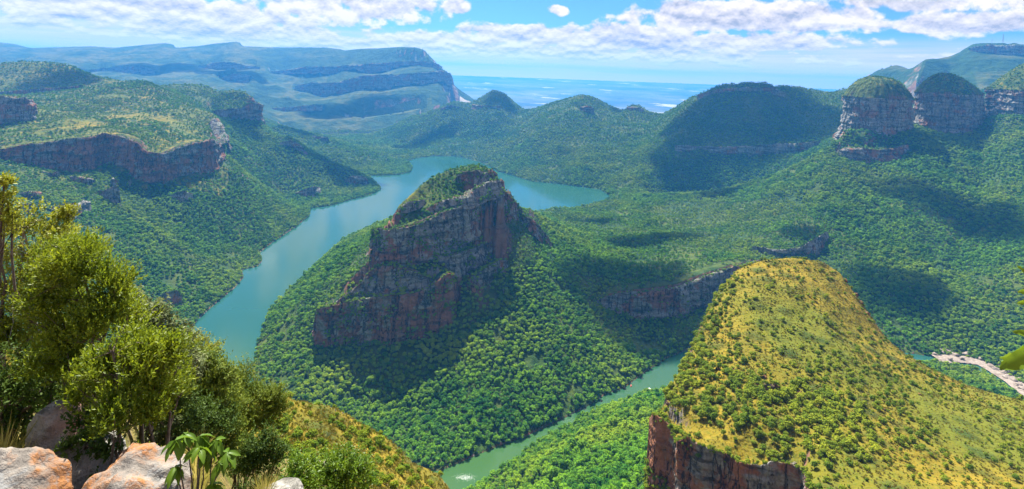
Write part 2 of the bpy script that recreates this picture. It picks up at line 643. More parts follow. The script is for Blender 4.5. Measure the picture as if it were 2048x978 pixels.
# ------------------------------------------------------------------ the river and its banks
BANK_LEFT = [(372, 676), (395, 640), (430, 608), (470, 575), (487, 555), (484, 540), (515, 533), (524, 522), (520, 505), (545, 485),
             (590, 455), (618, 432), (622, 416), (660, 412), (700, 400), (740, 390), (763, 378), (752, 365), (736, 351)]
BANK_BAY = [(736, 351), (770, 351), (800, 349), (822, 344), (826, 334), (813, 322), (835, 316), (868, 312), (905, 312), (935, 317), (961, 324)]
BANK_NORTH = [(961, 324), (980, 333), (997, 343), (1029, 352), (1065, 363), (1119, 368), (1155, 373), (1201, 379), (1223, 394)]
BANK_BENCH = [(1223, 394), (1208, 402), (1170, 412), (1137, 417), (1100, 420), (1062, 426)]
BANK_BUTTE = [(1062, 426), (1020, 418), (940, 406), (850, 418), (780, 440), (745, 453), (690, 478), (640, 520), (575, 585), (535, 625), (515, 690), (505, 752),
              (520, 800), (600, 862), (700, 902), (780, 926), (880, 942), (940, 916), (1005, 889), (1049, 874), (1115, 843), (1172, 815), (1212, 788), (1247, 777),
              (1291, 744), (1335, 716), (1397, 692)]
BANK_GORGE = [(1397, 692), (1460, 690), (1560, 694), (1680, 700), (1800, 704), (1855, 712), (1905, 712), (1960, 722), (2048, 770), (2200, 860)]
BANK_DOME = [(2200, 905), (2048, 800), (1960, 742), (1905, 730), (1855, 726), (1780, 724), (1680, 724), (1560, 724), (1440, 740), (1335, 782), (1291, 787), (1247, 804), (1186, 821), (1133, 852), (1071, 889), (1027, 927), (961, 968)]
BANK_NEAR = [(961, 968), (900, 1000), (800, 1010), (700, 1000), (560, 950), (440, 860), (360, 780), (335, 720), (372, 676)]


def wl(lst):
    return [W(*p) for p in lst]


RIVER = []
for b_ in (BANK_LEFT, BANK_BAY, BANK_NORTH, BANK_BENCH, BANK_BUTTE, BANK_GORGE, BANK_DOME, BANK_NEAR):
    RIVER += [p[:2] for p in wl(b_)][:-1]
RIVER = np.array(RIVER)


def in_poly(X, Y, poly):
    r = np.zeros(X.shape, bool)
    x0, y0 = poly[-1]
    for x1, y1 in poly:
        c = ((y1 > Y) != (y0 > Y)) & (X < (x0 - x1) * (Y - y1) / ((y0 - y1) + 1e-12) + x1)
        r ^= c
        x0, y0 = x1, y1
    return r


SH = WATER + 1.0
line('left_slope', wl(BANK_LEFT), SH)
line('peninsula', wl(BANK_BAY[:7]), SH)
line('ridge', wl(BANK_BAY[6:]), SH)
line('ridge', wl(BANK_NORTH), SH)
line('bench', wl(BANK_BENCH), SH)
line('butte', wl(BANK_BUTTE), SH)
line('gorge', wl(BANK_GORGE), SH)
line('dome', wl(BANK_DOME), SH)
line('dome', wl(BANK_NEAR), SH)

# ------------------------------------------------------------------ the butte in the bend of the river
B_ = 'butte'
PL(B_, [(768, 455, 1160), (790, 425, 1190), (800, 408, 1215), (830, 381, 1270), (860, 356, 1320), (900, 339, 1355), (945, 329, 1380), (985, 337, 1390), (1010, 365, 1392), (1028, 398, 1405)])
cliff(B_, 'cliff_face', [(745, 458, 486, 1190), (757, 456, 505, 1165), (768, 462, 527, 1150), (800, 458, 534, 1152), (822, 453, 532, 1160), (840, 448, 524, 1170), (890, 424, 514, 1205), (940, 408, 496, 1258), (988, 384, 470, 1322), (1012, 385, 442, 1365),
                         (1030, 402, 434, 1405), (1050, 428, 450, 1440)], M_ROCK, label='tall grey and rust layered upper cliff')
# broken rock steps above the upper cliff
cliff(B_, 'rock_step', [(905, 363, 366, 1310), (925, 345, 366, 1316), (955, 341, 374, 1328), (985, 350, 378, 1342), (1000, 372, 378, 1352)], M_ROCK, lean=.35, inset=9)
cliff(B_, 'rock_step', [(842, 424, 432, 1212), (880, 404, 426, 1228), (930, 390, 410, 1262), (975, 366, 392, 1300), (1000, 360, 382, 1328)], M_ROCK, lean=.6, inset=9)
cliff(B_, 'rock_step', [(800, 417, 420, 1205), (815, 405, 418, 1214), (835, 402, 412, 1222), (850, 400, 404, 1230)], M_ROCK, lean=.4, inset=7, set_ground=False)
# lower right crags of the upper cliff
cliff(B_, 'crag', [(1042, 428, 440, 1415), (1060, 436, 464, 1425), (1080, 452, 488, 1455), (1096, 474, 502, 1490), (1104, 488, 496, 1525)], M_ROCK, lean=.35)
# second step under the upper cliff, right of the terrace
cliff(B_, 'cliff_face', [(868, 508, 532, 1176), (890, 514, 550, 1176), (915, 508, 564, 1184), (945, 498, 556, 1222), (970, 486, 532, 1266), (985, 476, 505, 1305)], M_ROCK, lean=.2, inset=9)
cliff(B_, 'rock_step', [(940, 575, 580, 1165), (952, 550, 572, 1175), (975, 535, 562, 1205), (1000, 522, 547, 1240), (1014, 520, 530, 1268)], M_ROCK, lean=.4, inset=9)
# the middle cliff joins the upper and the lower one on the left
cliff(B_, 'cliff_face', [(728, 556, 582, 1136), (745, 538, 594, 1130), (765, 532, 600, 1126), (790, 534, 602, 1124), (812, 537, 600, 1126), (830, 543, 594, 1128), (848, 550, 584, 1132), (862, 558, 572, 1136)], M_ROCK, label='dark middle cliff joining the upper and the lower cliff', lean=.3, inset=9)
# terrace and the lower cliff
PL(B_, [(850, 530, 1152), (875, 532, 1150), (898, 536, 1146), (905, 546, 1140)])
cliff(B_, 'cliff_face', [(632, 632, 675, 1125), (636, 620, 692, 1104), (690, 606, 686, 1104), (739, 596, 684, 1100), (776, 592, 682, 1098), (822, 588, 674, 1102), (860, 574, 666, 1108), (890, 552, 660, 1116), (907, 546, 634, 1132), (914, 560, 612, 1160), (916, 575, 596, 1185)],
      M_ROCK_RED, label='long shaded lower cliff with rust red stains')
cliff(B_, 'rock_step', [(672, 604, 612, 1112), (690, 592, 606, 1116), (710, 576, 600, 1120), (728, 564, 590, 1126), (738, 556, 575, 1132)], M_ROCK, lean=.4, inset=8)
PL(B_, [(640, 618, 1120), (670, 590, 1130), (700, 560, 1140), (735, 525, 1152), (758, 492, 1164)])
PL(B_, [(560, 640, 1220), (620, 590, 1250), (680, 520, 1340), (735, 480, 1460)])
PL(B_, [(625, 735, 1050), (700, 735, 1045), (800, 715, 1055), (900, 690, 1080), (960, 640, 1130), (1030, 580, 1210), (1080, 540, 1300)])
PL(B_, [(700, 830, 975), (820, 830, 960), (950, 780, 985), (1060, 720, 1060), (1150, 650, 1180)])
PL(B_, [(1104, 480, 1540), (1140, 492, 1580), (1185, 520, 1490), (1225, 545, 1440)])
line(B_, [(-200, 1580, -300), (-180, 1800, -380), (-200, 2100, -500)])
line(B_, [(60, 1560, -380), (120, 1800, -470), (150, 2100, -550)])
line(B_, [(-480, 1600, -520), (-470, 2000, -560)])

# ------------------------------------------------------------------ bench above the gorge, and its dark cliffs
N_ = 'bench'
PL(N_, [(1105, 414, 2360), (1140, 425, 2300), (1110, 440, 2150), (1150, 460, 1950)])
PL(N_, [(1200, 450, 2100), (1300, 480, 1800), (1340, 505, 1640), (1330, 540, 1490)])
PL(N_, [(1350, 430, 2250), (1450, 450, 2000), (1480, 480, 1760), (1490, 505, 1620)])
PL(N_, [(1550, 440, 1950), (1590, 455, 1800), (1600, 475, 1700)])
cliff(N_, 'cliff_face', [(1195, 600, 612, 1330), (1241, 588, 626, 1318), (1301, 582, 636, 1328), (1361, 574, 630, 1345), (1412, 553, 615, 1385), (1473, 534, 588, 1440), (1500, 528, 566, 1490), (1520, 520, 530, 1530)], M_ROCK, label='shadowed cliff under the green bench')
cliff(N_, 'cliff_face', [(1505, 492, 498, 1610), (1535, 497, 512, 1620), (1571, 500, 520, 1635), (1619, 489, 518, 1660), (1644, 472, 502, 1690), (1655, 462, 468, 1740)], M_ROCK, label='dark cliff above the grassy dome', snap=True)
PL(N_, [(1290, 690, 1235), (1380, 655, 1265), (1450, 630, 1330), (1560, 570, 1480), (1650, 540, 1560)])

# ------------------------------------------------------------------ ridge and slopes under the rock towers
R_ = 'tower_slope'
PL(R_, [(1700, 300, 2330), (1680, 283, 2360), (1640, 304, 2400), (1600, 328, 2440), (1550, 351, 2470), (1500, 367, 2500), (1440, 380, 2550), (1360, 388, 2600), (1290, 392, 2650), (1235, 398, 2690)])
line('ridge', [P(1690, 300, 2650), P(1600, 345, 2720), P(1500, 385, 2780), P(1400, 398, 2830), P(1300, 401, 2850)])
PL(R_, [(1660, 340, 2180), (1640, 400, 1980), (1650, 440, 1820)])
PL(R_, [(1745, 345, 2200), (1760, 420, 1920), (1770, 500, 1650), (1760, 580, 1470), (1790, 640, 1340)])
PL(R_, [(1900, 330, 2230), (1900, 420, 1880), (1890, 500, 1650), (1870, 580, 1450), (1850, 650, 1330)])
PL(R_, [(1960, 300, 2330), (1965, 380, 2050), (1940, 470, 1750), (1915, 560, 1520)])
PL(R_, [(2040, 270, 2200), (2046, 360, 1960), (2030, 430, 1760), (2000, 520, 1560), (1980, 610, 1380)])
PL(R_, [(2300, 200, 2100), (2300, 400, 1700), (2300, 600, 1350)])
PL(R_, [(2048, 660, 1270), (2150, 700, 1250), (2300, 760, 1200)])
cliff(R_, 'rock_step', [(1672, 305, 308, 2345), (1690, 295, 316, 2310), (1720, 297, 322, 2290), (1760, 300, 324, 2285), (1790, 296, 322, 2290), (1815, 290, 300, 2310)], M_ROCK, lean=.3)
# the ground the towers stand on
PL(R_, [(1690, 262, 2420), (1730, 262, 2390), (1780, 272, 2390), (1830, 262, 2400), (1870, 285, 2380), (1920, 290, 2390), (1955, 272, 2430)])
PL(R_, [(1985, 235, 2430), (2030, 232, 2330), (2100, 240, 2280), (2250, 240, 2250)])
line(R_, [P(1720, 245, 2800), P(1850, 225, 2850), P(1950, 235, 2800), P(2100, 200, 2800), P(2300, 160, 2800)])
line('ridge', [P(1720, 290, 3100), P(1850, 270, 3250), P(2000, 250, 3300)])

# ------------------------------------------------------------------ ridge of green hills beyond the lake
H_ = 'ridge'
PL(H_, [(700, 284, 4900), (760, 262, 4950), (830, 236, 4980), (880, 214, 4950), (905, 203, 4920), (940, 206, 4860), (962, 194, 4830), (985, 179, 4800), (1010, 187, 4760), (1030, 206, 4720), (1050, 221, 4680), (1075, 216, 4640), (1120, 201, 4550), (1165, 189, 4450), (1190, 196, 4420),
        (1230, 216, 4350), (1250, 222, 4320), (1262, 209, 4300), (1278, 209, 4280), (1300, 224, 4240), (1325, 231, 4180), (1380, 196, 3900), (1440, 170, 3650), (1500, 164, 3550), (1538, 166, 3520), (1550, 173, 3530), (1580, 171, 3560), (1620, 179, 3620), (1665, 187, 3650), (1690, 176, 3680), (1720, 190, 3700)])
SKY_H = [(905, 203, 4920), (940, 206, 4860), (962, 194, 4830), (985, 179, 4800), (1010, 187, 4760), (1030, 206, 4720), (1050, 221, 4680), (1075, 216, 4640), (1120, 201, 4550), (1165, 189, 4450), (1190, 196, 4420),
        (1230, 216, 4350), (1250, 222, 4320), (1270, 212, 4300), (1300, 224, 4240), (1325, 231, 4180), (1380, 196, 3900), (1440, 170, 3650), (1500, 164, 3550), (1538, 166, 3520), (1580, 171, 3560), (1620, 179, 3620), (1690, 180, 3680)]
FOOT_H = [(905, 300, 4300), (961, 320, 3950), (997, 341, 3450), (1065, 361, 3160), (1155, 371, 3000), (1223, 390, 2840), (1300, 395, 2850), (1400, 390, 2860), (1500, 375, 2860), (1600, 335, 2850), (1690, 290, 2900)]
ruled(H_, SKY_H, FOOT_H, (.12, .28, .45, .62, .8), .06)
ruled(H_, SKY_H, [(x, y + 40, d * 1.22) for x, y, d in SKY_H], (.25, .6), .0)
cliff(H_, 'cliff_face', [(1350, 290, 296, 3130), (1400, 292, 306, 3110), (1450, 293, 310, 3090), (1520, 291, 310, 3080), (1580, 288, 308, 3060), (1640, 283, 292, 3050)], M_ROCK, snap=True, lean=.35)
cliff(H_, 'cliff_face', [(1395, 190, 194, 3760), (1440, 178, 192, 3610), (1500, 174, 190, 3510), (1545, 176, 196, 3480), (1570, 186, 192, 3500)], M_ROCK, snap=True, lean=.5)
cliff(H_, 'crag', [(945, 208, 212, 4720), (960, 210, 220, 4690), (985, 212, 222, 4670), (1000, 212, 218, 4670)], M_ROCK, snap=True, lean=.3)
cliff(H_, 'crag', [(882, 216, 220, 4880), (900, 210, 222, 4850), (918, 214, 220, 4840)], M_ROCK, snap=True, lean=.3)
cliff(H_, 'crag', [(1160, 212, 218, 4330), (1172, 214, 230, 4310), (1188, 216, 228, 4310)], M_ROCK, snap=True, lean=.3)
cliff(H_, 'crag', [(1254, 214, 220, 4270), (1270, 213, 225, 4240), (1288, 218, 224, 4230)], M_ROCK, snap=True, lean=.2)
for q in ([(700, 300, 5600), (950, 240, 5700), (1160, 225, 5400), (1330, 240, 5000), (1500, 215, 4700), (1700, 210, 4600), (1900, 230, 4400)],):
    line(H_, [P(*p) for p in q])
line('plain', [P(900, 250, 6500), P(1200, 258, 6400), P(1500, 265, 6000), P(1750, 270, 5600)], -660)

# ------------------------------------------------------------------ left canyon wall
L_ = 'left_slope'
U_ = 'plateau'
cliff(U_, 'cliff_face', [(-140, 302, 300, 1560), (-60, 304, 312, 1600), (0, 299, 318, 1640), (36, 292, 323, 1660), (54, 289, 328, 1680), (104, 284, 335, 1710), (136, 280, 341, 1725), (165, 277, 344, 1745), (185, 274, 338, 1770), (200, 270, 330, 1800), (229, 270, 322, 1815), (258, 280, 330, 1800), (276, 290, 350, 1800), (297, 306, 358, 1815), (329, 308, 364, 1840), (358, 296, 352, 1890), (394, 285, 344, 1960), (425, 279, 334, 2040), (440, 290, 312, 2110), (448, 300, 308, 2160)],
      M_ROCK_RED, label='long rust red cliff band under the plateau', lean=.12)
cliff(U_, 'cliff_face', [(-80, 196, 250, 1980), (0, 192, 248, 2010), (30, 194, 246, 2020), (58, 200, 240, 2050), (64, 206, 236, 2090), (66, 212, 228, 2130)], M_ROCK, label='grey cliff of the rounded rock knob')
PL(U_, [(-80, 190, 2060), (0, 190, 2090), (40, 196, 2110), (60, 205, 2130)])
PL(U_, [(-80, 215, 2300), (20, 215, 2350), (100, 215, 2400), (200, 212, 2450), (300, 205, 2550)])
PL(U_, [(60, 262, 1900), (160, 250, 1990), (260, 240, 2150), (350, 250, 2250), (420, 262, 2330)])
PL(U_, [(0, 127, 3250), (40, 123, 3220), (82, 123, 3200), (125, 127, 3180), (145, 133, 3150), (161, 144, 3080), (183, 153, 3020), (229, 161, 2900), (283, 161, 2850), (304, 167, 2830), (322, 178, 2800), (340, 192, 2760), (370, 205, 2680), (394, 217, 2620), (422, 224, 2560), (433, 236, 2480)])
cliff(U_, 'rock_step', [(-60, 186, 190, 2780), (0, 183, 192, 2790), (50, 180, 190, 2800), (100, 176, 184, 2810), (160, 171, 178, 2820)], M_ROCK, lean=.3)
cliff(U_, 'cliff_face', [(428, 236, 240, 2440), (436, 238, 272, 2440), (442, 250, 285, 2420), (450, 268, 300, 2380), (455, 285, 305, 2330)], M_ROCK, lean=.25, side=-1, set_ground=False)
line(U_, [P(-80, 135, 3300), P(0, 140, 3700), P(150, 165, 3800), P(300, 185, 3700), P(420, 215, 3600)])
S_ = 'spur'
PL(S_, [(320, 180, 3300), (340, 172, 3280), (370, 169, 3250), (404, 170, 3230), (437, 182, 3220), (465, 179, 3210), (490, 183, 3200), (508, 197, 3190), (519, 224, 3200), (533, 253, 3220), (548, 272, 3240)])
cliff(S_, 'cliff_face', [(418, 222, 226, 2960), (436, 219, 236, 2970), (460, 218, 238, 2980), (483, 217, 240, 2990), (500, 209, 240, 3010), (515, 203, 232, 3050), (521, 222, 240, 3110), (530, 245, 260, 3150)], M_ROCK, label='shaded cliff at the end of the flat topped spur')
PL(S_, [(440, 260, 2700), (450, 290, 2480), (455, 322, 2340), (500, 355, 2420), (550, 390, 2520), (590, 415, 2560)])
PL(S_, [(500, 253, 2960), (520, 268, 2930), (548, 272, 2960), (573, 274, 2960), (601, 285, 2960), (616, 303, 2960), (644, 314, 2960), (680, 331, 2960), (702, 339, 2960), (735, 356, 2980), (755, 372, 2975)])
cliff(S_, 'crag', [(560, 284, 288, 2880), (580, 282, 300, 2870), (600, 292, 306, 2870), (615, 306, 312, 2880)], M_ROCK, snap=True, lean=.4)
cliff(S_, 'crag', [(690, 358, 362, 2760), (712, 350, 374, 2780), (735, 358, 372, 2830)], M_ROCK, snap=True, lean=.3)
cliff(S_, 'crag', [(590, 385, 390, 2600), (610, 378, 398, 2610), (632, 374, 394, 2640), (640, 376, 380, 2660)], M_ROCK, snap=True, lean=.3)
PL(S_, [(620, 350, 2780), (660, 375, 2740), (690, 398, 2700)])
line(S_, [P(430, 240, 3700), P(560, 290, 3500), P(680, 340, 3350), P(730, 352, 3300)])
# slope under the long cliff
PL(L_, [(440, 318, 2130), (480, 345, 2120), (540, 385, 2250), (590, 420, 2420)])
PL(L_, [(300, 375, 1800), (380, 420, 1780), (440, 470, 1780), (510, 520, 1790)])
PL(L_, [(215, 352, 1730), (232, 385, 1680), (258, 425, 1600), (300, 455, 1560), (380, 505, 1540), (470, 548, 1560)])
PL(L_, [(262, 372, 1760), (300, 430, 1680), (350, 470, 1640), (420, 520, 1640)])
PL(L_, [(0, 330, 1600), (60, 360, 1560), (120, 400, 1490), (200, 460, 1420), (280, 540, 1360), (350, 620, 1300)])
PL(L_, [(0, 420, 1350), (60, 480, 1280), (150, 560, 1230), (250, 640, 1220)])
PL(L_, [(-150, 330, 1500), (-150, 450, 1150), (-100, 560, 1000)])
line(L_, [P(0, 640, 1000), P(150, 700, 1050), P(280, 720, 1130)])
# small outcrops on that slope
for k_, pts_ in enumerate(([(42, 385, 388, 1480), (55, 383, 396, 1475), (72, 382, 398, 1480), (84, 386, 392, 1490)],
                           [(40, 410, 414, 1405), (52, 406, 428, 1400), (66, 408, 430, 1405), (70, 414, 420, 1415)],
                           [(140, 352, 356, 1620), (158, 352, 368, 1615), (178, 356, 374, 1615), (190, 360, 366, 1625)],
                           [(98, 412, 418, 1440), (110, 412, 424, 1432), (128, 410, 440, 1428), (150, 408, 448, 1430), (155, 406, 430, 1436), (168, 402, 426, 1440), (182, 404, 420, 1450)],
                           [(196, 380, 384, 1590), (206, 382, 396, 1580), (218, 376, 408, 1578), (232, 372, 415, 1584), (241, 380, 412, 1600)],
                           [(220, 362, 366, 1640), (226, 356, 374, 1634), (237, 364, 376, 1640)],
                           [(320, 590, 596, 1320), (332, 586, 606, 1315), (352, 585, 612, 1320), (364, 592, 608, 1330)],
                           [(300, 640, 648, 1240), (312, 636, 666, 1235), (330, 632, 668, 1240), (345, 640, 656, 1250)],
                           [(338, 392, 396, 1800), (352, 386, 405, 1795), (372, 384, 402, 1800), (385, 388, 394, 1815)],
                           [(80, 340, 342, 1690), (95, 345, 352, 1680), (118, 344, 354, 1690)])):
    cliff(L_, 'rock_outcrop', pts_, M_ROCK, lean=.25, snap=True)

# ------------------------------------------------------------------ low spur and peninsula in the lake
E_ = 'peninsula'
PL(E_, [(535, 262, 3900), (560, 252, 3900), (600, 265, 3950), (650, 274, 4050), (690, 285, 4100)])
PL(E_, [(640, 305, 3550), (690, 299, 3650), (740, 302, 3700), (790, 312, 3760)])
PL(E_, [(690, 330, 3380), (740, 325, 3450), (790, 328, 3560)])
line('ridge', [P(700, 296, 4500), P(780, 292, 4450), P(850, 290, 4400)])
cliff(E_, 'crag', [(625, 272, 276, 3980), (645, 273, 284, 3960), (655, 274, 286, 3970)], M_ROCK, snap=True, lean=.3)

# ------------------------------------------------------------------ far blue mountain on the left
M_ = 'mountain'
PL(M_, [(-300, 90, 8900), (0, 84, 8900), (30, 87, 8900), (60, 96, 8900), (180, 92, 8850), (230, 95, 8800), (330, 85, 8750), (346, 88, 8750), (351, 96, 8750), (400, 91, 8700), (430, 86, 8650), (475, 82, 8600), (487, 92, 8600), (560, 94, 8400), (655, 94, 8200), (684, 98, 8100), (688, 101, 8100), (720, 97, 7900), (760, 96, 7700), (800, 93, 7400), (830, 94, 7200), (848, 98, 7150)])
PL(M_, [(855, 104, 7150), (866, 118, 7200), (872, 126, 7250), (886, 139, 7300), (900, 147, 7350), (903, 166, 7400), (920, 180, 7400), (945, 196, 7350), (965, 215, 7200)])
PL(M_, [(690, 101, 8350), (760, 98, 8000), (800, 95, 7700), (830, 96, 7450), (848, 99, 7380), (862, 114, 7420), (874, 129, 7480)])
PL(M_, [(760, 99, 7550), (800, 97, 7250), (830, 98, 7080), (846, 102, 7040), (858, 112, 7060), (868, 124, 7130)])
cliff(M_, 'cliff_face', [(540, 143, 147, 7450), (562, 141, 150, 7300), (610, 134, 149, 7200), (660, 133, 148, 7150), (710, 130, 140, 7060), (730, 128, 146, 6950), (765, 126, 147, 6900), (800, 123, 136, 6900), (840, 122, 132, 6900), (872, 126, 138, 7000), (884, 134, 140, 7150)], M_ROCK, rough=.6, lean=.25)
cliff(M_, 'cliff_face', [(590, 172, 178, 6700), (625, 165, 186, 6650), (650, 166, 196, 6550), (680, 164, 190, 6500), (720, 152, 180, 6450), (760, 150, 182, 6400), (800, 149, 174, 6400), (840, 146, 170, 6450), (880, 142, 166, 6600), (900, 147, 168, 6800), (905, 156, 172, 7050)], M_ROCK, rough=.6, lean=.2)
PL(M_, [(600, 200, 6100), (680, 205, 6000), (760, 195, 6000), (840, 185, 6050), (900, 185, 6300)])
PL(M_, [(560, 215, 5800), (640, 235, 5500), (720, 235, 5500), (800, 225, 5550), (880, 208, 5700)])
PL(M_, [(560, 255, 5100), (640, 275, 4900), (720, 275, 5100), (790, 258, 5250)])
PL(M_, [(520, 190, 6300), (580, 195, 6000), (640, 212, 5750)])
cliff(M_, 'cliff_face', [(545, 216, 219, 5700), (580, 214, 222, 5650), (620, 211, 222, 5600), (646, 212, 220, 5620)], M_ROCK, lean=.4)
PL(M_, [(-150, 120, 7400), (40, 108, 7500), (100, 112, 7400), (150, 122, 7200), (300, 118, 7500), (420, 120, 7500), (520, 118, 7500)])
PL(M_, [(-150, 150, 6200), (0, 150, 6100), (150, 150, 6300), (220, 140, 6700), (300, 160, 6300), (400, 150, 6600), (470, 135, 7000)])
cliff(M_, 'cliff_face', [(180, 140, 150, 6850), (230, 134, 150, 6800), (280, 132, 148, 6800), (310, 142, 150, 6850)], M_ROCK, lean=.4)
cliff(M_, 'cliff_face', [(395, 132, 136, 7400), (440, 124, 142, 7200), (480, 128, 142, 7200), (520, 134, 140, 7300)], M_ROCK, lean=.4)
cliff(M_, 'cliff_face', [(440, 156, 162, 6700), (470, 148, 166, 6600), (500, 152, 166, 6600)], M_ROCK, lean=.4)
PL(M_, [(-150, 180, 4800), (150, 190, 4700), (330, 205, 4600), (450, 215, 4700), (540, 245, 4600)])
PL(M_, [(480, 190, 5800), (520, 215, 5300)])
line(M_, [P(-300, 120, 10200), P(300, 120, 10200), P(600, 125, 9900), P(860, 152, 9000)])
line('plain', [P(900, 225, 9500), P(980, 232, 8500)], -690)

# ------------------------------------------------------------------ far blue mountain on the right
K_ = 'peak'
PL(K_, [(1700, 172, 5525), (1735, 154, 5525), (1755, 141, 5525), (1770, 134, 5525), (1792, 128, 5525), (1808, 133, 5482), (1820, 140, 5440), (1835, 130, 5100), (1852, 117, 5015), (1870, 116, 5015), (1885, 122, 4972)])
PL(K_, [(1870, 118, 5015), (1900, 112, 5355), (1920, 104, 5355), (1945, 87, 5270), (1960, 85, 5270), (2048, 83, 5100), (2200, 86, 5100)])
cliff(K_, 'cliff_face', [(1940, 96, 100, 5083), (1960, 92, 106, 5058), (1990, 91, 108, 5032), (2040, 91, 110, 4998), (2120, 92, 112, 4972)], M_ROCK, lean=.3)
PL(K_, [(1852, 117, 5015), (1840, 150, 4675), (1830, 180, 4420)])
PL(K_, [(1945, 110, 4972), (1950, 140, 4675), (1955, 165, 4335), (1958, 195, 3995)])
PL(K_, [(2060, 130, 4760), (2060, 170, 4250), (2060, 200, 3825)])
PL(K_, [(1900, 150, 4845), (1905, 180, 4505), (1910, 215, 3995)])
PL(K_, [(1775, 160, 5270), (1780, 190, 4930), (1780, 215, 4590)])
line(K_, [P(1700, 200, 7500), P(1900, 150, 7500), P(2100, 130, 7500)])
line('plain', [P(1500, 240, 9000), P(1750, 235, 9500), P(1950, 220, 10500), P(2200, 220, 10500)], -700)

# ------------------------------------------------------------------ grassy dome below the viewpoint
D_ = 'dome'
base_layer = (acc, cnt)
acc, cnt = np.zeros((N_R, N_T)), np.zeros((N_R, N_T))          # the dome is a layer of its own, laid over the valley
DOME_CREST = [(1335, 788, 362), (1362, 745, 385), (1392, 700, 420), (1412, 655, 450), (1428, 620, 480), (1452, 575, 520), (1482, 537, 552), (1520, 521, 565), (1580, 515, 572), (1640, 521, 570), (1680, 546, 558), (1702, 576, 545), (1732, 622, 525), (1765, 670, 505), (1792, 697, 492), (1850, 731, 475), (1920, 766, 455), (2000, 790, 435), (2080, 805, 420), (2250, 850, 400)]
DC0 = np.array(P(1640, 720, 425))
def crest_out(k, dz):
    q = np.array([P(*p) for p in DOME_CREST])
    w = np.clip(np.arange(len(q)) / 4.0, .04, 1)
    q[:, :2] = DC0[:2] + (q[:, :2] - DC0[:2]) * (1 + k * w)[:, None]
    q[:, 2] -= dz * w
    return q
PL(D_, [(1335, 788, 362), (1362, 745, 385), (1392, 700, 420), (1412, 655, 450), (1428, 620, 480), (1452, 575, 520), (1482, 537, 552), (1520, 521, 565), (1580, 515, 572), (1640, 521, 570), (1680, 546, 558), (1702, 576, 545), (1732, 622, 525), (1765, 670, 505), (1792, 697, 492), (1850, 731, 475), (1920, 766, 455), (2000, 790, 435), (2080, 805, 420), (2250, 850, 400)])
PL(D_, [(1500, 600, 480), (1580, 580, 500), (1660, 600, 505)])
PL(D_, [(1450, 720, 390), (1560, 700, 405), (1680, 690, 430), (1780, 740, 430)])
PL(D_, [(1400, 800, 340), (1500, 800, 335), (1640, 790, 350), (1800, 810, 365), (1960, 830, 380), (2150, 880, 360)])
PL(D_, [(1620, 900, 285), (1750, 900, 295), (1900, 910, 310), (2150, 950, 310)])
PL(D_, [(1640, 978, 255), (1800, 978, 262), (2000, 978, 275), (2200, 1010, 280)])
# two steep steps in its face
cliff(D_, 'cliff_face', [(1300, 836, 1100, 335), (1307, 829, 1150, 326), (1322, 834, 1200, 321), (1338, 850, 1200, 318), (1348, 880, 1220, 311), (1356, 880, 1250, 303), (1377, 874, 1260, 298), (1394, 886, 1270, 294), (1426, 899, 1280, 290), (1460, 909, 1290, 286), (1470, 919, 1300, 284), (1482, 923, 1300, 281), (1520, 931, 1300, 278), (1547, 922, 1300, 276), (1584, 928, 1300, 274), (1602, 938, 1300, 272), (1612, 955, 1250, 265), (1619, 990, 1200, 252)],
      M_ROCK_NEAR, label='brown vertical cliff at the front of the grassy dome', lean=.03, rough=.55, set_ground=False)
PL(D_, [(1318, 828, 345), (1348, 866, 325), (1382, 872, 307), (1426, 896, 298), (1460, 905, 294), (1482, 926, 291), (1547, 926, 286), (1606, 938, 282)])
PL(D_, [(1322, 822, 352), (1360, 855, 330), (1395, 865, 312), (1430, 888, 303)])
PL(D_, [(1612, 948, 272), (1618, 985, 254), (1624, 1050, 236), (1640, 1200, 200)])
cliff(D_, 'crag', [(1500, 770, 778, 352), (1512, 766, 796, 348), (1530, 767, 806, 346), (1552, 770, 800, 346), (1562, 776, 786, 350)], M_ROCK_NEAR, lean=.35, inset=5, rough=.6, set_ground=False)
# far flanks of the dome, hidden from the viewpoint

for k_, dz_ in ((.07, 5), (.16, 22), (.3, 70), (.45, 130)):
    line(D_, crest_out(k_, dz_))
PL(D_, [(1480, 640, 450), (1560, 640, 455), (1650, 640, 465), (1720, 680, 470)])
PL(D_, [(1370, 770, 360), (1420, 745, 372), (1480, 760, 360)])
PL(D_, [(1330, 815, 345), (1380, 815, 335), (1430, 830, 322), (1500, 850, 308), (1600, 850, 310)])
DOME_RIM = [(1302, 834, 336), (1308, 831, 327), (1322, 836, 322), (1338, 852, 319), (1348, 881, 312), (1356, 881, 304), (1377, 875, 299), (1394, 887, 295), (1426, 900, 291), (1460, 910, 287), (1470, 937, 285), (1482, 935, 282), (1520, 941, 279), (1547, 931, 277), (1584, 935, 275), (1606, 945, 274), (1618, 985, 254), (1624, 1050, 236), (1640, 1200, 200), (2500, 1200, 260)]
DOME_POLY = np.array([P(*p)[:2] for p in DOME_RIM] + [tuple(p[:2]) for p in crest_out(.45, 0)[::-1]])
dome_layer = (acc, cnt)
acc, cnt = base_layer
line(None, [P(1290, 836, 335)[:2] + (-335,), P(1306, 829, 322)[:2] + (-345,), P(1336, 850, 314)[:2] + (-345,), P(1356, 880, 298)[:2] + (-345,), P(1426, 899, 284)[:2] + (-345,), P(1547, 930, 270)[:2] + (-340,), P(1606, 944, 262)[:2] + (-330,), P(1640, 1200, 190)[:2] + (-290,), P(2500, 1200, 250)[:2] + (-300,)])
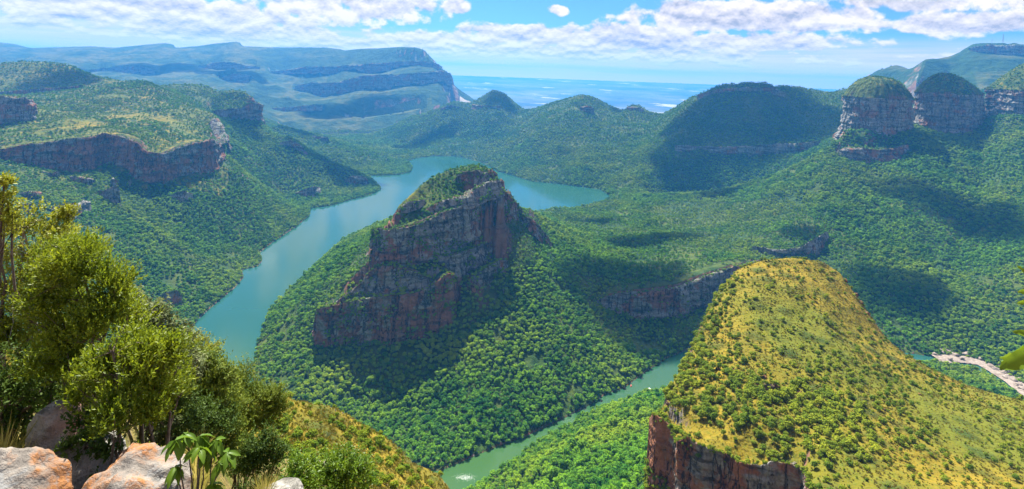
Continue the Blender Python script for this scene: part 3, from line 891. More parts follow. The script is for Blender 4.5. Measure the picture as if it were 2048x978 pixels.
line(D_, [P(1340, 800, 420)[:2] + (-400,), P(1440, 640, 600)[:2] + (-400,), P(1500, 560, 700)[:2] + (-410,), P(1600, 540, 720)[:2] + (-410,), P(1710, 580, 690)[:2] + (-410,), P(1800, 700, 640)[:2] + (-410,), P(1950, 760, 600)[:2] + (-410,), P(2250, 800, 560)[:2] + (-410,)])
line(D_, [P(1450, 740, 880)[:2] + (-520,), P(1600, 700, 900)[:2] + (-510,), P(1800, 750, 860)[:2] + (-510,), P(2100, 800, 800)[:2] + (-500,)])
# forest slope to its left
G_ = 'near_slope'
PL(G_, [(1340, 789, 980), (1300, 800, 930), (1250, 830, 850), (1200, 860, 790), (1130, 905, 740), (1060, 950, 710)])
PL(G_, [(1320, 900, 600), (1290, 960, 540), (1250, 1000, 520), (1100, 1020, 640)])
# ------------------------------------------------------------------ the viewpoint and the grassy ridge running down from it: the second layer
Q_ = 'near_ridge'
V_ = 'viewpoint'
line(Q_, [P(-300, 700, 210)[:2] + (-240,), P(300, 800, 215)[:2] + (-250,), P(580, 850, 230)[:2] + (-260,), P(720, 900, 240)[:2] + (-260,), P(900, 1000, 230)[:2] + (-260,), P(1000, 1100, 170)[:2] + (-260,), P(1300, 1200, 100)[:2] + (-260,)])
line(Q_, [P(-300, 700, 480)[:2] + (-420,), P(150, 700, 480)[:2] + (-430,), P(500, 850, 520)[:2] + (-460,), P(900, 1000, 520)[:2] + (-470,), P(1200, 1050, 400)[:2] + (-420,)])
line(V_, [(-40, 30, -180), (-10, 40, -180), (30, 40, -180)])
line(V_, [(-10, 8, -120), (-2, 10, -120), (10, 10, -120)])
base_layer = (acc, cnt)
acc, cnt = np.zeros((N_R, N_T)), np.zeros((N_R, N_T))
NEAR_CREST = [(-300, 610, 78), (0, 655, 85), (150, 700, 92), (300, 738, 102), (430, 764, 110), (500, 779, 118), (548, 790, 125), (580, 793, 132), (646, 811, 140), (685, 826, 145), (709, 841, 148), (765, 872, 150), (799, 899, 152), (826, 928, 152), (872, 948, 154), (896, 976, 152), (940, 1030, 145)]


def near_out(k, extra):
    q = np.array([P(*p) for p in NEAR_CREST])
    q = q * k
    q[:, 2] -= extra
    return q


PL(Q_, NEAR_CREST)
for k_, e_ in ((1.05, 2), (1.13, 16), (1.28, 60), (1.5, 130)):
    line(Q_, near_out(k_, e_))
PL(Q_, [(480, 860, 85), (600, 900, 95), (700, 930, 105), (820, 985, 115)])
PL(Q_, [(420, 905, 56), (560, 955, 64), (680, 1000, 72), (800, 1060, 80), (920, 1120, 92)])
RIGHT_EDGE = [(940, 1030, 145), (960, 1130, 100), (980, 1250, 60), (990, 1400, 34), (1000, 1600, 18), (1010, 1900, 9), (1030, 2300, 4.5), (1040, 2700, 2.5)]
PL(V_, RIGHT_EDGE)
line(V_, [(-1.7, 3.0, -2.65), (-2.75, 5.0, -3.85), (-4.4, 8.0, -5.72), (-6.0, 11.0, -7.6), (-8.5, 16.0, -11.5), (-12.0, 28.0, -20.5), (-16, 40, -29)])
line(V_, [(-1.3, 3.2, -3.0), (-2.2, 5.0, -4.1), (-3.4, 8.0, -6.3), (-4.6, 11.0, -8.5), (-6.0, 16.0, -12.4), (-9.0, 28.0, -21.0)])
line(V_, [(-4.2, 3.0, -3.3), (-4.6, 5.0, -3.9), (-6.2, 7.0, -4.8), (-7.0, 10.0, -6.6), (-9.5, 16.0, -10.2), (-15.0, 28.0, -18.0), (-22, 40, -26)])
line(V_, [(-6.5, 4.4, -3.0), (-9, 7.0, -3.7), (-14, 12.0, -6.2), (-20, 20, -11.5), (-32, 34, -20), (-50, 60, -38)])
line(V_, [(-.6, 3.0, -4.0), (-1.0, 6.0, -6.4), (-2, 10.0, -9.6), (-3, 18, -15.5), (-5, 36, -30)])
NEAR_POLY = np.array([tuple(p[:2]) for p in near_out(1.5, 0)] + [P(*p)[:2] for p in RIGHT_EDGE] + [(-40, 1.5), (-300, 60)])
near_layer = (acc, cnt)
acc, cnt = base_layer


# ------------------------------------------------------------------ solve the ground between the lines
def upsample(a, shape):
    i = np.linspace(0, a.shape[0] - 1, shape[0]); j = np.linspace(0, a.shape[1] - 1, shape[1])
    i0 = np.minimum(i.astype(int), a.shape[0] - 2); j0 = np.minimum(j.astype(int), a.shape[1] - 2)
    fi = (i - i0)[:, None]; fj = (j - j0)[None, :]
    return (a[i0][:, j0] * (1 - fj) + a[i0][:, j0 + 1] * fj) * (1 - fi) + (a[i0 + 1][:, j0] * (1 - fj) + a[i0 + 1][:, j0 + 1] * fj) * fi


def pool(a):
    h, w = a.shape
    a = np.pad(a, ((0, h % 2), (0, w % 2)))
    return a[0::2, 0::2] + a[1::2, 0::2] + a[0::2, 1::2] + a[1::2, 1::2]


def solve(acc, cnt):
    fixed = cnt > 0
    val = np.where(fixed, acc / np.maximum(cnt, 1), 0)
    if min(acc.shape) < 24:
        z = np.full(acc.shape, val[fixed].mean())
        it = 400
    else:
        z = upsample(solve(pool(acc), pool(cnt)), acc.shape)
        it = 170 if acc.size < 300000 else 90
    for _ in range(it):
        z[fixed] = val[fixed]
        p = np.pad(z, 1, mode='edge')
        z = (p[:-2, 1:-1] + p[2:, 1:-1] + p[1:-1, :-2] + p[1:-1, 2:]) * .25
    z[fixed] = val[fixed]
    return z


# the lowland plain starts behind the mountains
i_pl = int(np.interp(math.log(13500), lr, IDX))
cut = int(np.interp(math.log(15500), lr, IDX))
acc[cut] += -760; cnt[cut] += 1
Z = solve(acc[:cut + 1].copy(), cnt[:cut + 1].copy())
for poly_, layer_ in ((DOME_POLY, dome_layer), (NEAR_POLY, near_layer)):
    ins_ = in_poly(GX, GY, poly_) & (np.hypot(GX, GY) < 1200)
    ka = np.where(ins_.any(1))[0]; kb = np.where(ins_.any(0))[0]
    box = (slice(ka[0], ka[-1] + 1), slice(kb[0], kb[-1] + 1))
    Zd = solve(layer_[0][box].copy(), layer_[1][box].copy())
    Z[box] = np.where(ins_[box], np.maximum(Zd, Z[box]), Z[box])
    cnt = cnt + layer_[1]
Z = np.vstack([Z, np.repeat((-760 + 590 * ((rows[cut + 1:] - rows[cut]) / (rows[-1] - rows[cut])) ** 1.15)[:, None], N_T, 1)])
p_ = np.pad(Z, 1, mode='edge')
Zs = (p_[:-2, 1:-1] + p_[2:, 1:-1] + p_[1:-1, :-2] + p_[1:-1, 2:] + 2 * Z) / 6
dzdr = np.abs(np.gradient(Z, axis=0) / np.gradient(rows)[:, None])
dzdt = np.abs(np.gradient(Z, axis=1) / (rows[:, None] * (theta[1] - theta[0])))
STEEP = np.hypot(dzdr, dzdt)
Z = np.where(STEEP < 1.0, Zs, Z)

# which piece of ground each cell belongs to
names = sorted(set(s[2] for s in SEEDS))
sx = np.array([[s[0], s[1]] for s in SEEDS]); sl = np.array([names.index(s[2]) for s in SEEDS])
si, sj = cell(sx[:, 0], sx[:, 1])
sub = 4
ii, jj = np.meshgrid(np.arange(0, N_R, sub), np.arange(0, N_T, sub), indexing='ij')
REG = np.zeros(ii.shape, int)
for k in range(ii.shape[0]):
    dd = (ii[k][:, None] - si[None, :]) ** 2 + ((jj[k][:, None] - sj[None, :]) * 1.1) ** 2
    REG[k] = sl[np.argmin(dd, 1)]
REG = np.repeat(np.repeat(REG, sub, 0), sub, 1)[:N_R, :N_T]


def sstep(a, b, x):
    t = np.clip((x - a) / (b - a), 0, 1)
    return t * t * (3 - 2 * t)


# relief: gullies and hummocks, none on the water line
R2 = np.hypot(GX, GY)
def blur(a, k):
    for _ in range(k):
        p = np.pad(a, 1, mode='edge')
        a = (p[:-2, 1:-1] + p[2:, 1:-1] + p[1:-1, :-2] + p[1:-1, 2:] + 2 * a) / 6
    return a


CALM = np.clip(1.0 - blur((cnt > 0).astype(float), 10) * 4.5, .18, 1) * np.clip(1 - blur(near_cliff, 14) * 7, .05, 1)
up = sstep(2, 70, Z - WATER) * sstep(16000, 9000, R2) * CALM
rg = 1 - ridged2(GX / 330 + .8 * fbm2(GX / 500, GY / 500, 2, 5), GY / 330, 3, 3)
Z = Z + up * sstep(700, 1500, R2) * (rg - .35) * np.clip(R2 * .012, 0, 34) * -1.0
Z = Z + up / CALM * np.maximum(CALM, .5) * sstep(5000, 6200, R2) * sstep(250, 0, Z) * (ridged2(GX / 620, GY / 620, 4, 31) - .55) * 110
Z = Z + up * fbm2(GX / 95, GY / 95, 4, 11) * np.clip(R2 * .0045, .0, 12)
Z = Z + fbm2(GX / 9, GY / 9, 3, 21) * np.clip(R2 * .006, .05, .9) * (R2 < 900)
inside = in_poly(GX, GY, RIVER) & (R2 < 6000)
far_river = None
Z = np.where(inside, np.minimum(Z, WATER - 5), np.where(R2 < 5200, np.maximum(Z, WATER + .6), Z))


def ground_z(X, Y):
    i, j = cell(X, Y)
    i = np.clip(i, 0, N_R - 1.001); j = np.clip(j, 0, N_T - 1.001)
    i0 = i.astype(int); j0 = j.astype(int)
    fi, fj = i - i0, j - j0
    return (Z[i0, j0] * (1 - fj) + Z[i0, j0 + 1] * fj) * (1 - fi) + (Z[i0 + 1, j0] * (1 - fj) + Z[i0 + 1, j0 + 1] * fj) * fi


def pick(A, X, Y):
    i, j = cell(X, Y)
    return A[np.clip(np.rint(i).astype(int), 0, N_R - 1), np.clip(np.rint(j).astype(int), 0, N_T - 1)]


# dry yellow grass: the dome, the near ridge, meadows on the plateau and hill tops
GRASS = np.zeros_like(Z)
RN = {n: k for k, n in enumerate(names)}
GRASS[REG == RN['near_ridge']] = .92
GRASS[(REG == RN['viewpoint'])] = .7
dm = (REG == RN['dome']) & (Z > -300)
GRASS[dm] = .95
GRASS[(REG == RN['plateau'])] = .46
GRASS[(REG == RN['left_slope'])] = np.clip((Z[(REG == RN['left_slope'])] + 480) / 300, 0, .33)
GRASS[(REG == RN['spur']) & (Z > -260)] = .35
GRASS[(REG == RN['ridge'])] = np.clip((Z[REG == RN['ridge']] + 480) / 900, 0, .30)
GRASS[REG == RN['bench']] = .30
GRASS[(REG == RN['mountain'])] = .3
def spot(x, y, d, rad, v):
    q = P(x, y, d)
    k = np.exp(-((GX - q[0]) ** 2 + (GY - q[1]) ** 2) / rad ** 2)
    GRASS[:] = np.maximum(GRASS, k * v)
for s_ in ((255, 233, 2250, 140, .85), (330, 248, 2300, 120, .75), (170, 250, 2000, 130, .7), (90, 262, 1900, 120, .6), (220, 265, 1860, 60, .7), (800, 432, 1262, 60, .8), (770, 452, 1250, 30, .95), (900, 335, 1490, 45, .7), (1150, 310, 3550, 80, .5), (1060, 310, 3900, 60, .5), (690, 570, 1230, 60, .25)):
    spot(*s_)
STEEP = np.hypot(np.gradient(Z, axis=0) / np.gradient(rows)[:, None], np.gradient(Z, axis=1) / (rows[:, None] * (theta[1] - theta[0])))

# ------------------------------------------------------------------ ground objects, one for each hill
GNAMES = dict(butte=('butte_hillside', 'forested hill with rock cliffs standing in the bend of the river', 'hill'),
              left_slope=('canyon_slope', 'forested canyon slope falling from the red cliff band to the lake', 'slope'),
              plateau=('plateau', 'rolling plateau with yellow meadows above the long red cliff band', 'plateau'),
              spur=('mountain_spur', 'flat topped wooded spur whose dark toe runs out into the lake', 'hill'),
              peninsula=('peninsula', 'low wooded peninsula in the lake beyond the dark spur', 'peninsula'),
              ridge=('hill_range', 'range of green pointed hills beyond the lake', 'hills'),
              bench=('forest_bench', 'sunny forested bench right of the rocky butte above the gorge cliff', 'terrain'),
              gorge=('gorge_floor', 'wooded floor of the gorge behind the grassy dome', 'terrain'),
              tower_slope=('tower_slope', 'green forested slope below the round rock towers', 'slope'),
              dome=('grassy_dome', 'rounded hilltop of yellow grass dotted with shrubs', 'hill'),
              near_slope=('forest_slope', 'bright green wooded slope between the river and the grassy dome cliff', 'slope'),
              near_ridge=('grassy_ridge', 'yellow grass ridge dropping to the river below the shrubs', 'ridge'),
              viewpoint=('viewpoint_ground', 'grassy stony ground under the near shrubs and boulders', 'ground'),
              mountain=('mountain', 'big blue hazy table mountain with stepped cliffs', 'mountain'),
              peak=('mountain', 'blue hazy mountain with a mast behind the rock towers', 'mountain'),
              plain=('lowland_plain', 'wide hazy blue plain reaching the horizon', 'plain'))
GROUND = {}


def build_ground():
    vid = np.arange(N_R * N_T).reshape(N_R, N_T)
    quads = np.stack([vid[:-1, :-1], vid[:-1, 1:], vid[1:, 1:], vid[1:, :-1]], -1)
    reg = REG[:-1, :-1].copy()
    reg[cut - 2:, :] = RN['plain']
    V = np.stack([GX, GY, Z], -1).reshape(-1, 3)
    g = GRASS.reshape(-1)
    # vertex normals of the whole sheet, so that the seams between hills do not show
    for n, k in RN.items():
        q = quads[reg == k]
        if not len(q):
            continue
        u, inv = np.unique(q, return_inverse=True)
        f = inv.reshape(q.shape)[:, [0, 1, 2, 3]]
        mat = dict(mountain=M_MOUNT, peak=M_MOUNT, plain=M_PLAIN, viewpoint=M_SOIL).get(n, M_GROUND)
        nm, lab, cat = GNAMES[n]
        me = mesh_np(nm, V[u], np.ascontiguousarray(f), mat, True, {'grassy': g[u]})
        o = link(nm, me)
        tag(o, lab, cat, kind='structure')
        GROUND[n] = o


build_ground()


def build_water():
    # the lake and river as one level sheet, cut to the shape of the valley
    c = RIVER.mean(0)
    bm = bmesh.new()
    vs = [bm.verts.new((x, y, WATER)) for x, y in RIVER]
    f = bm.faces.new(vs)
    bmesh.ops.triangulate(bm, faces=[f])
    bmesh.ops.recalc_face_normals(bm, faces=bm.faces)
    for f in bm.faces:
        if f.normal.z < 0:
            f.normal_flip()
    # widen the sheet a little so that it runs in under the bank
    me = bpy.data.meshes.new('river')
    bm.to_mesh(me); bm.free()
    me.materials.append(M_WATER)
    o = link('river', me)
    tag(o, 'turquoise river winding round the rocky butte into a lake', 'river', kind='structure')


build_water()


# ------------------------------------------------------------------ rock faces
def resample(Q, n):
    """Catmull-Rom through rows of Q"""
    m = len(Q)
    seg = np.r_[0, np.cumsum(np.linalg.norm(np.diff(Q[:, :3], axis=0), axis=1))]
    s = np.linspace(0, seg[-1], n)
    k = np.clip(np.searchsorted(seg, s, side='right') - 1, 0, m - 2)
    t = ((s - seg[k]) / np.maximum(seg[k + 1] - seg[k], 1e-6))[:, None]
    p0 = Q[np.maximum(k - 1, 0)]; p1 = Q[k]; p2 = Q[k + 1]; p3 = Q[np.minimum(k + 2, m - 1)]
    cr_ = .5 * (2 * p1 + (p2 - p0) * t + (2 * p0 - 5 * p1 + 4 * p2 - p3) * t ** 2 + (3 * p1 - p0 - 3 * p2 + p3) * t ** 3)
    lin = p1 + (p2 - p1) * t
    return .35 * cr_ + .65 * lin, s


LEDGES = []                                   # places on rock where shrubs can stand


def hit_ground(x, y, d0):
    """where the line of sight through a pixel meets the ground, near distance d0"""
    dd = np.linspace(.6 * d0, 1.45 * d0, 900)
    p = np.array(P(x, y, 1.0))
    gz = ground_z(p[0] * dd, dd)
    k = np.where(p[2] * dd < gz)[0]
    return dd[k[0]] if len(k) else d0


def build_cliff(c, idx):
    if c['snap']:
        # a crag that sticks out of a slope: it stands where its foot is seen, its top runs back into the hill
        d_ = np.array([hit_ground(x, yb, d) for (x, yr, yb, d) in c['snap']])
        d_ = np.convolve(np.pad(d_, 1, mode='edge'), [.25, .5, .25], 'valid')
        B = np.array([P(x, yb, k) for (x, yr, yb, d), k in zip(c['snap'], d_)])
        h = np.array([(yb - yr) * k / F for (x, yr, yb, d), k in zip(c['snap'], d_)])
        tang = np.gradient(B[:, :2], axis=0)
        nrm = np.stack([tang[:, 1], -tang[:, 0]], 1); nrm /= np.linalg.norm(nrm, axis=1)[:, None] + 1e-9
        R = B.copy(); R[:, :2] -= nrm * (h * .18)[:, None]; R[:, 2] += h
        c['R'], c['B'], c['N'] = R, B, nrm
    R, B, N = c['R'], c['B'], c['N']
    d = np.mean(np.hypot(R[:, 0], R[:, 1]))
    res = max(.55, d / 1050.0 * 1.5)
    Q = np.concatenate([R, B, N], 1)
    L = np.linalg.norm(np.diff(R, axis=0), axis=1).sum()
    n = int(np.clip(L / res, 12, 520))
    S, s = resample(Q, n)
    R, B, N = S[:, :3], S[:, 3:6], S[:, 6:8]
    N = N / (np.linalg.norm(N, axis=1)[:, None] + 1e-9)
    H = np.maximum(R[:, 2] - B[:, 2], .1)
    m = int(np.clip(H.max() / res, 6, 150))
    t = np.linspace(0, 1, m)
    sc = c['rough'] * np.clip(d / 1200.0, .5, 4.0)          # far cliffs are broken on a larger scale
    X = R[:, None, 0] * (1 - t[None]) + B[:, None, 0] * t[None]
    Y = R[:, None, 1] * (1 - t[None]) + B[:, None, 1] * t[None]
    # uneven rim
    rim = fbm2(s / (22 * sc), np.full_like(s, idx * 3.7), 4, 41) * 4.0 * sc + (vn2(s / (7 * sc), np.full_like(s, idx * 1.3), 43) > .62) * 2.2 * sc
    foot = fbm2(s / (30 * sc), np.full_like(s, idx * 5.1), 3, 47) * 4.0 * sc
    if d > 5000:                                             # screes climb the foot of the far cliffs in pointed aprons
        foot = (ridged2(s / 260, np.full_like(s, idx * 5.1), 2, 48) - .45) * 70
    env = np.minimum(1, H / (22 * sc))
    Zt = R[:, 2] + rim * env * .8
    Zb = B[:, 2] + foot * env - 5 * sc
    Zz = Zt[:, None] * (1 - t[None]) + Zb[:, None] * t[None]
    SS = np.repeat(s[:, None], m, 1)
    # buttresses and chimneys run down the face, bedding steps run along it
    but = fbm2(SS / (34 * sc) + .25 * fbm2(SS / 20, Zz / (45 * sc), 2, 7), Zz / (260 * sc) + idx, 3, 51)
    chim = -np.maximum(0, ridged2(SS / (24 * sc) + .3 * fbm2(SS / (8 * sc), Zz / (16 * sc), 2, 58), Zz / (220 * sc) + idx * 2.2, 2, 57) - .66) * 11.0
    colm = np.abs(vn2(SS / (7.5 * sc), Zz / (70 * sc) + idx, 61) - .5) * 2 - .5
    zz = Zz + fbm2(SS / (50 * sc), np.full_like(SS, 3.0), 2, 63) * 5 * sc
    hb = zz / (8.5 * sc)
    st = (hb - np.floor(hb)); beds = (vn2(np.floor(hb), np.floor(SS / (60 * sc) + .5 * vn2(SS / 9, hb, 3)), 67) - .5) * 2.2 + (.5 - st) * .55
    hb2 = zz / (2.9 * sc)
    beds2 = (vn2(np.floor(hb2), np.floor(SS / (11 * sc)), 71) - .5)
    blocks = fbm3(SS / (5 * sc), Zz / (4 * sc), Zz * 0 + idx, 3, 73)
    D = (but * 9.0 + chim * 1.3 + colm * 2.6 + beds * 3.2 + beds2 * 1.7 + blocks * 2.4) * sc
    tt = t[None, :]
    ends = np.sin(np.pi * np.clip(np.linspace(0, 1, n), 0.0, 1))[:, None] ** .35
    D = D * env[:, None] * ends * (.35 + .65 * sstep(0, .12, tt)) + 1.5 * sc
    D += (tt ** 3) * 2.5 * sc                                # a skirt of blocks at the foot
    X = X + N[:, None, 0] * D; Y = Y + N[:, None, 1] * D
    # the rim runs back under the turf
    back = max(14.0, d * .0054 * 2.6) * min(1.0, c['rough'] + .2)
    if c['region'] == 'dome': back = 1.2
    if c['snap']: back = max(4.0, H.max() * .7)
    bx = R[:, 0] - N[:, 0] * back; by = R[:, 1] - N[:, 1] * back
    mx = R[:, 0] - N[:, 0] * back * .35; my = R[:, 1] - N[:, 1] * back * .35
    X = np.concatenate([bx[:, None], mx[:, None], X], 1)
    Y = np.concatenate([by[:, None], my[:, None], Y], 1)
    zb_, zm_ = R[:, 2] - 7 * sc, R[:, 2] + rim * env * .4 - .5 * sc
    if c['snap']:
        zb_ = np.minimum(zb_, ground_z(bx, by) - 2); zm_ = np.minimum(zm_, np.maximum(ground_z(mx, my) + .25 * H, zb_))
    Zz = np.concatenate([zb_[:, None], zm_[:, None], Zz], 1)
    m += 2
    V = np.stack([X, Y, Zz], -1).reshape(-1, 3)
    vid = np.arange(n * m).reshape(n, m)
    f = np.stack([vid[:-1, :-1], vid[:-1, 1:], vid[1:, 1:], vid[1:, :-1]], -1).reshape(-1, 4)
    me = mesh_np(c['name'], V, f, c['mat'], False)
    # crisp blocks near by
    par = GROUND.get(c['region'])
    o = link(c['name'], me, par)
    if c['label']:
        o['label'] = c['label']
    # ledges: shrubs along the rim, on bedding steps and at the foot
    nrim = int(L / (3.2 * max(.6, sc)))
    for _ in range(nrim * (3 if c['region'] == 'dome' else 1)):
        k = random.randrange(n)
        if H[k] < 3: continue
        LEDGES.append((X[k, 2] - N[k, 0] * random.uniform(0, 6) * sc, Y[k, 2] - N[k, 1] * random.uniform(0, 6) * sc, Zz[k, 2] - .8, random.uniform(.4, .9) * (1.6 if c['region'] == 'dome' else 1) * min(1.3, c['rough'] + .3), c['region']))
    nveg = int(c['veg'] * L * H.mean() / (42 * sc * sc) * (1.8 if c['name'] in ('rock_step', 'crag', 'rock_outcrop') else 1))
    if c['region'] == 'butte': nveg = int(nveg * 2.6)
    for _ in range(nveg):
        k = random.randrange(n); q = 3 + int((random.random() ** .8) * (m - 4))
        if vn2(np.array([s[k] / 30.0]), np.array([Zz[k, q] / 14.0]), 81)[0] < .52: continue
        LEDGES.append((X[k, q] + N[k, 0] * .5, Y[k, q] + N[k, 1] * .5, Zz[k, q] - .6, random.uniform(.35, .95) * (2.0 if c['region'] == 'dome' else 1.25 if c['region'] == 'butte' else 1) * min(1.2, c['rough'] + .3), c['region']))


for k_, c_ in enumerate(CLIFFS):
    build_cliff(c_, k_)


# ------------------------------------------------------------------ the round rock towers
def tower(name, label, x0, x1, yrim, ybase, ytop, xtop, d, prof, capp):
    """cliff ring with a grassy dome on top; x0..x1 the rim as seen, d the distance of its middle.
    One continuous loft: rings from the foot up the cliff, over the rim and up the cap"""
    c0 = P((x0 + x1) / 2, yrim, d)
    rad = (x1 - x0) / 2 * d / F * .90
    zrim = P((x0 + x1) / 2, yrim, d - rad)[2]
    zbase = P((x0 + x1) / 2, ybase, d - rad)[2] - 30
    ctop = P(xtop, ytop, d + rad * .1)
    n = 300
    a = np.linspace(0, 2 * math.pi, n, endpoint=False)
    ca, sa = np.cos(a), np.sin(a)
    mcl, mcap = 64, 26
    root = bpy.data.objects.new(name, None); C.objects.link(root)
    root.location = (c0[0], c0[1], zbase)
    tag(root, label, 'rock tower', 'three round rock towers', 'structure')
    sd = int(abs(c0[0])) % 97
    lob = 1 + .10 * fbm2(ca * 1.3 + sd, sa * 1.3, 2, 5) + .05 * np.sign(np.sin(3 * a + sd)) * np.abs(np.sin(3 * a + sd)) ** .5
    t = np.linspace(0, 1, mcl)[:, None]
    z = zbase + (zrim - zbase) * t + np.zeros((1, n))
    z = z + (fbm2(ca * 4 + sd, sa * 4, 3, 9) * 7)[None] * t
    sarc = a[None] * rad
    chim = -np.maximum(0, ridged2(np.repeat(ca[None] * rad / 48 + sd, mcl, 0), sa[None] * rad / 48 + z / 500, 2, 15) - .70) * 34
    colm = (np.abs(vn2(sarc / 13, z / 120 + sd, 17) - .5) * 2 - .5) * 4
    hb = (z + 6 * fbm2(ca[None] * 2 + 0 * z, sa[None] * 2 + 0 * z, 2, 3)) / 17.0
    beds = (vn2(np.floor(hb), np.floor(sarc / 90), 19) - .5) * 10 + (.5 - (hb - np.floor(hb))) * 3
    blk = fbm3(ca[None] * rad / 9, sa[None] * rad / 9, z / 7, 3, 23) * 5
    flare = np.interp(t, [0, .25, .5, .8, 1], prof)
    r = rad * lob[None] * flare + (chim + colm + beds + blk)
    rc = r
    V = np.stack([r * ca[None], r * sa[None], z - zbase], -1).reshape(-1, 3)
    vid = np.arange(mcl * n).reshape(mcl, n)
    f = np.stack([vid[:-1], np.roll(vid[:-1], -1, 1), np.roll(vid[1:], -1, 1), vid[1:]], -1).reshape(-1, 4)
    link('cliff_wall', mesh_np('cliff_wall', V, f, M_ROCK, False), root)
    u = np.linspace(0, 1, mcap)[:, None]
    hc = ctop[2] - zrim
    dome = hc * (1 - (1 - u) ** capp)
    rr = (r[-1][None] * (1 - u ** .45) + r[-1].mean() * u ** .45) * (1 - u) + 2.0 * (1 - u)
    off = np.array([ctop[0] - c0[0], (ctop[1] - c0[1]) * .3])
    X = rr * ca[None] + off[0] * u; Y = rr * sa[None] + off[1] * u
    zc = z[-1][None] - zbase + dome - 1.0 + 3 * fbm2(X / 22 + sd, Y / 22, 3, 29) * np.sqrt(np.clip(1 - u, .0, 1)) * (u > 0) + 0 * X
    V = np.stack([X, Y, zc], -1).reshape(-1, 3)
    vid = np.arange(mcap * n).reshape(mcap, n)
    f = np.stack([vid[:-1], np.roll(vid[:-1], -1, 1), np.roll(vid[1:], -1, 1), vid[1:]], -1).reshape(-1, 4)
    link('grassy_cap', mesh_np('grassy_cap', V, f, M_CAP, True, {'grassy': np.full(len(V), .40)}), root)
    for _ in range(int(rad * rad * 3.14 / 75)):
        k = random.randrange(n); q = min(mcap - 1, int((1 - math.sqrt(random.random())) * mcap))
        LEDGES.append((c0[0] + X[q, k], c0[1] + Y[q, k], zbase + zc[q, k] - .8, random.uniform(.4, .85), 'tower_slope'))
    for _ in range(160):
        k = random.randrange(n); q = random.randrange(3, mcl - 2)
        if beds[q, k] > 1: LEDGES.append((c0[0] + rc[q, k] * ca[k], c0[1] + rc[q, k] * sa[k], z[q, k] - .5, random.uniform(.3, .6), 'tower_slope'))
    # dark grass-topped block standing against the foot of the first tower
    return root


tower('rock_tower', 'round rock tower with a flat grassy cap, leftmost of the three towers', 1687, 1817, 196, 275, 154, 1755, 2520, [1.22, 1.05, 1.0, .985, 1.0], 3.2)
tower('rock_tower', 'round rock tower with a domed green cap, middle one of the three', 1831, 1953, 186, 275, 147, 1884, 2600, [1.20, 1.06, 1.02, 1.0, .97], 2.0)
tower('rock_tower', 'rock tower with a tall grassy cap cut off by the right edge of the picture', 1988, 2190, 183, 235, 112, 2095, 2480, [1.12, 1.02, 1.0, 1.0, 1.0], 1.6)


# ------------------------------------------------------------------ trees
def blob_tree(seed, lumps, leaf, n_leaf, hgt=1.0, tall=.8, trunk=True):
    """a broadleaf tree one unit across: trunk with limbs, and a crown of leaf clumps with gaps"""
    rng = np.random.default_rng(seed)
    V, Fc, base = [], [], 0
    mats = []
    # trunk and limbs: tapered prisms
    def limb(p, q, r0, r1):
        nonlocal base
        p, q = np.array(p, float), np.array(q, float)
        ax = q - p; ax /= np.linalg.norm(ax) + 1e-9
        u = np.cross(ax, (0.3, 1, .2)); u /= np.linalg.norm(u); w = np.cross(ax, u)
        k = 5
        a = np.arange(k) * 2 * math.pi / k
        for c, r in ((p, r0), (q, r1)):
            for t in a:
                V.append(c + r * (u * math.cos(t) + w * math.sin(t)))
        for i in range(k):
            Fc.append((base + i, base + (i + 1) % k, base + k + (i + 1) % k, base + k + i)); mats.append(1)
        base += 2 * k
    cs = []
    for k in range(lumps):
        a = rng.uniform(0, 6.28); r = (rng.random() ** .6) * .33
        z = hgt * (.42 + .38 * rng.random() * (1 - r * 1.1)) if k else hgt * .72
        if k == 0: r = .05
        cs.append((r * math.cos(a), r * math.sin(a), z, rng.uniform(.17, .27)))
    if trunk:
        limb((0, 0, -.25), (.02, .01, hgt * .4), .035, .022)
        for c in cs[:5]:
            limb((.02, .01, hgt * .36), c[:3], .018, .006)
    # leaf clumps: small faces over and inside each lump, turned outward and jittered
    for (x, y, z, r) in cs:
        m = int(n_leaf * r / .22)
        d = rng.normal(size=(m, 3)); d /= np.linalg.norm(d, axis=1)[:, None]
        d[:, 2] = np.abs(d[:, 2]) * np.where(rng.random(m) < .75, 1, -1)
        rad = r * (.72 + .34 * rng.random(m))
        c = np.array([x, y, z]) + d * rad[:, None] * np.array([1, 1, tall])
        nn = d + np.array([0, 0, .35]) + rng.normal(size=(m, 3)) * .32
        nn /= np.linalg.norm(nn, axis=1)[:, None]
        u = np.cross(nn, rng.normal(size=(m, 3))); u /= np.linalg.norm(u, axis=1)[:, None]
        w = np.cross(nn, u)
        s = leaf * (.6 + .8 * rng.random(m))[:, None]
        quad = np.stack([c - u * s, c + w * s * .62 + nn * s * .25, c + u * s, c - w * s * .62 + nn * s * .25], 1)
        V.extend(quad.reshape(-1, 3))
        for i in range(m):
            Fc.append((base + 4 * i, base + 4 * i + 1, base + 4 * i + 2, base + 4 * i + 3)); mats.append(0)
        base += 4 * m
    V = np.array(V); Fc = np.array(Fc)
    return V, Fc, np.array(mats, dtype=np.int32)


def tree_mesh(name, args, mats):
    V, Fc, mi = blob_tree(*args)
    me = mesh_np(name, V, Fc, None, False)
    for m in mats:
        me.materials.append(m)
    me.polygons.foreach_set('material_index', mi)
    me.update()
    return me


def snag_mesh():
    V, Fc, mi = blob_tree(190, 7, .05, 5, 1.25, .9)
    me = mesh_np('forest_tree', V, Fc, None, False)
    me.materials.append(M_TREE); me.materials.append(M_DEAD)
    me.polygons.foreach_set('material_index', mi); me.update()
    return me


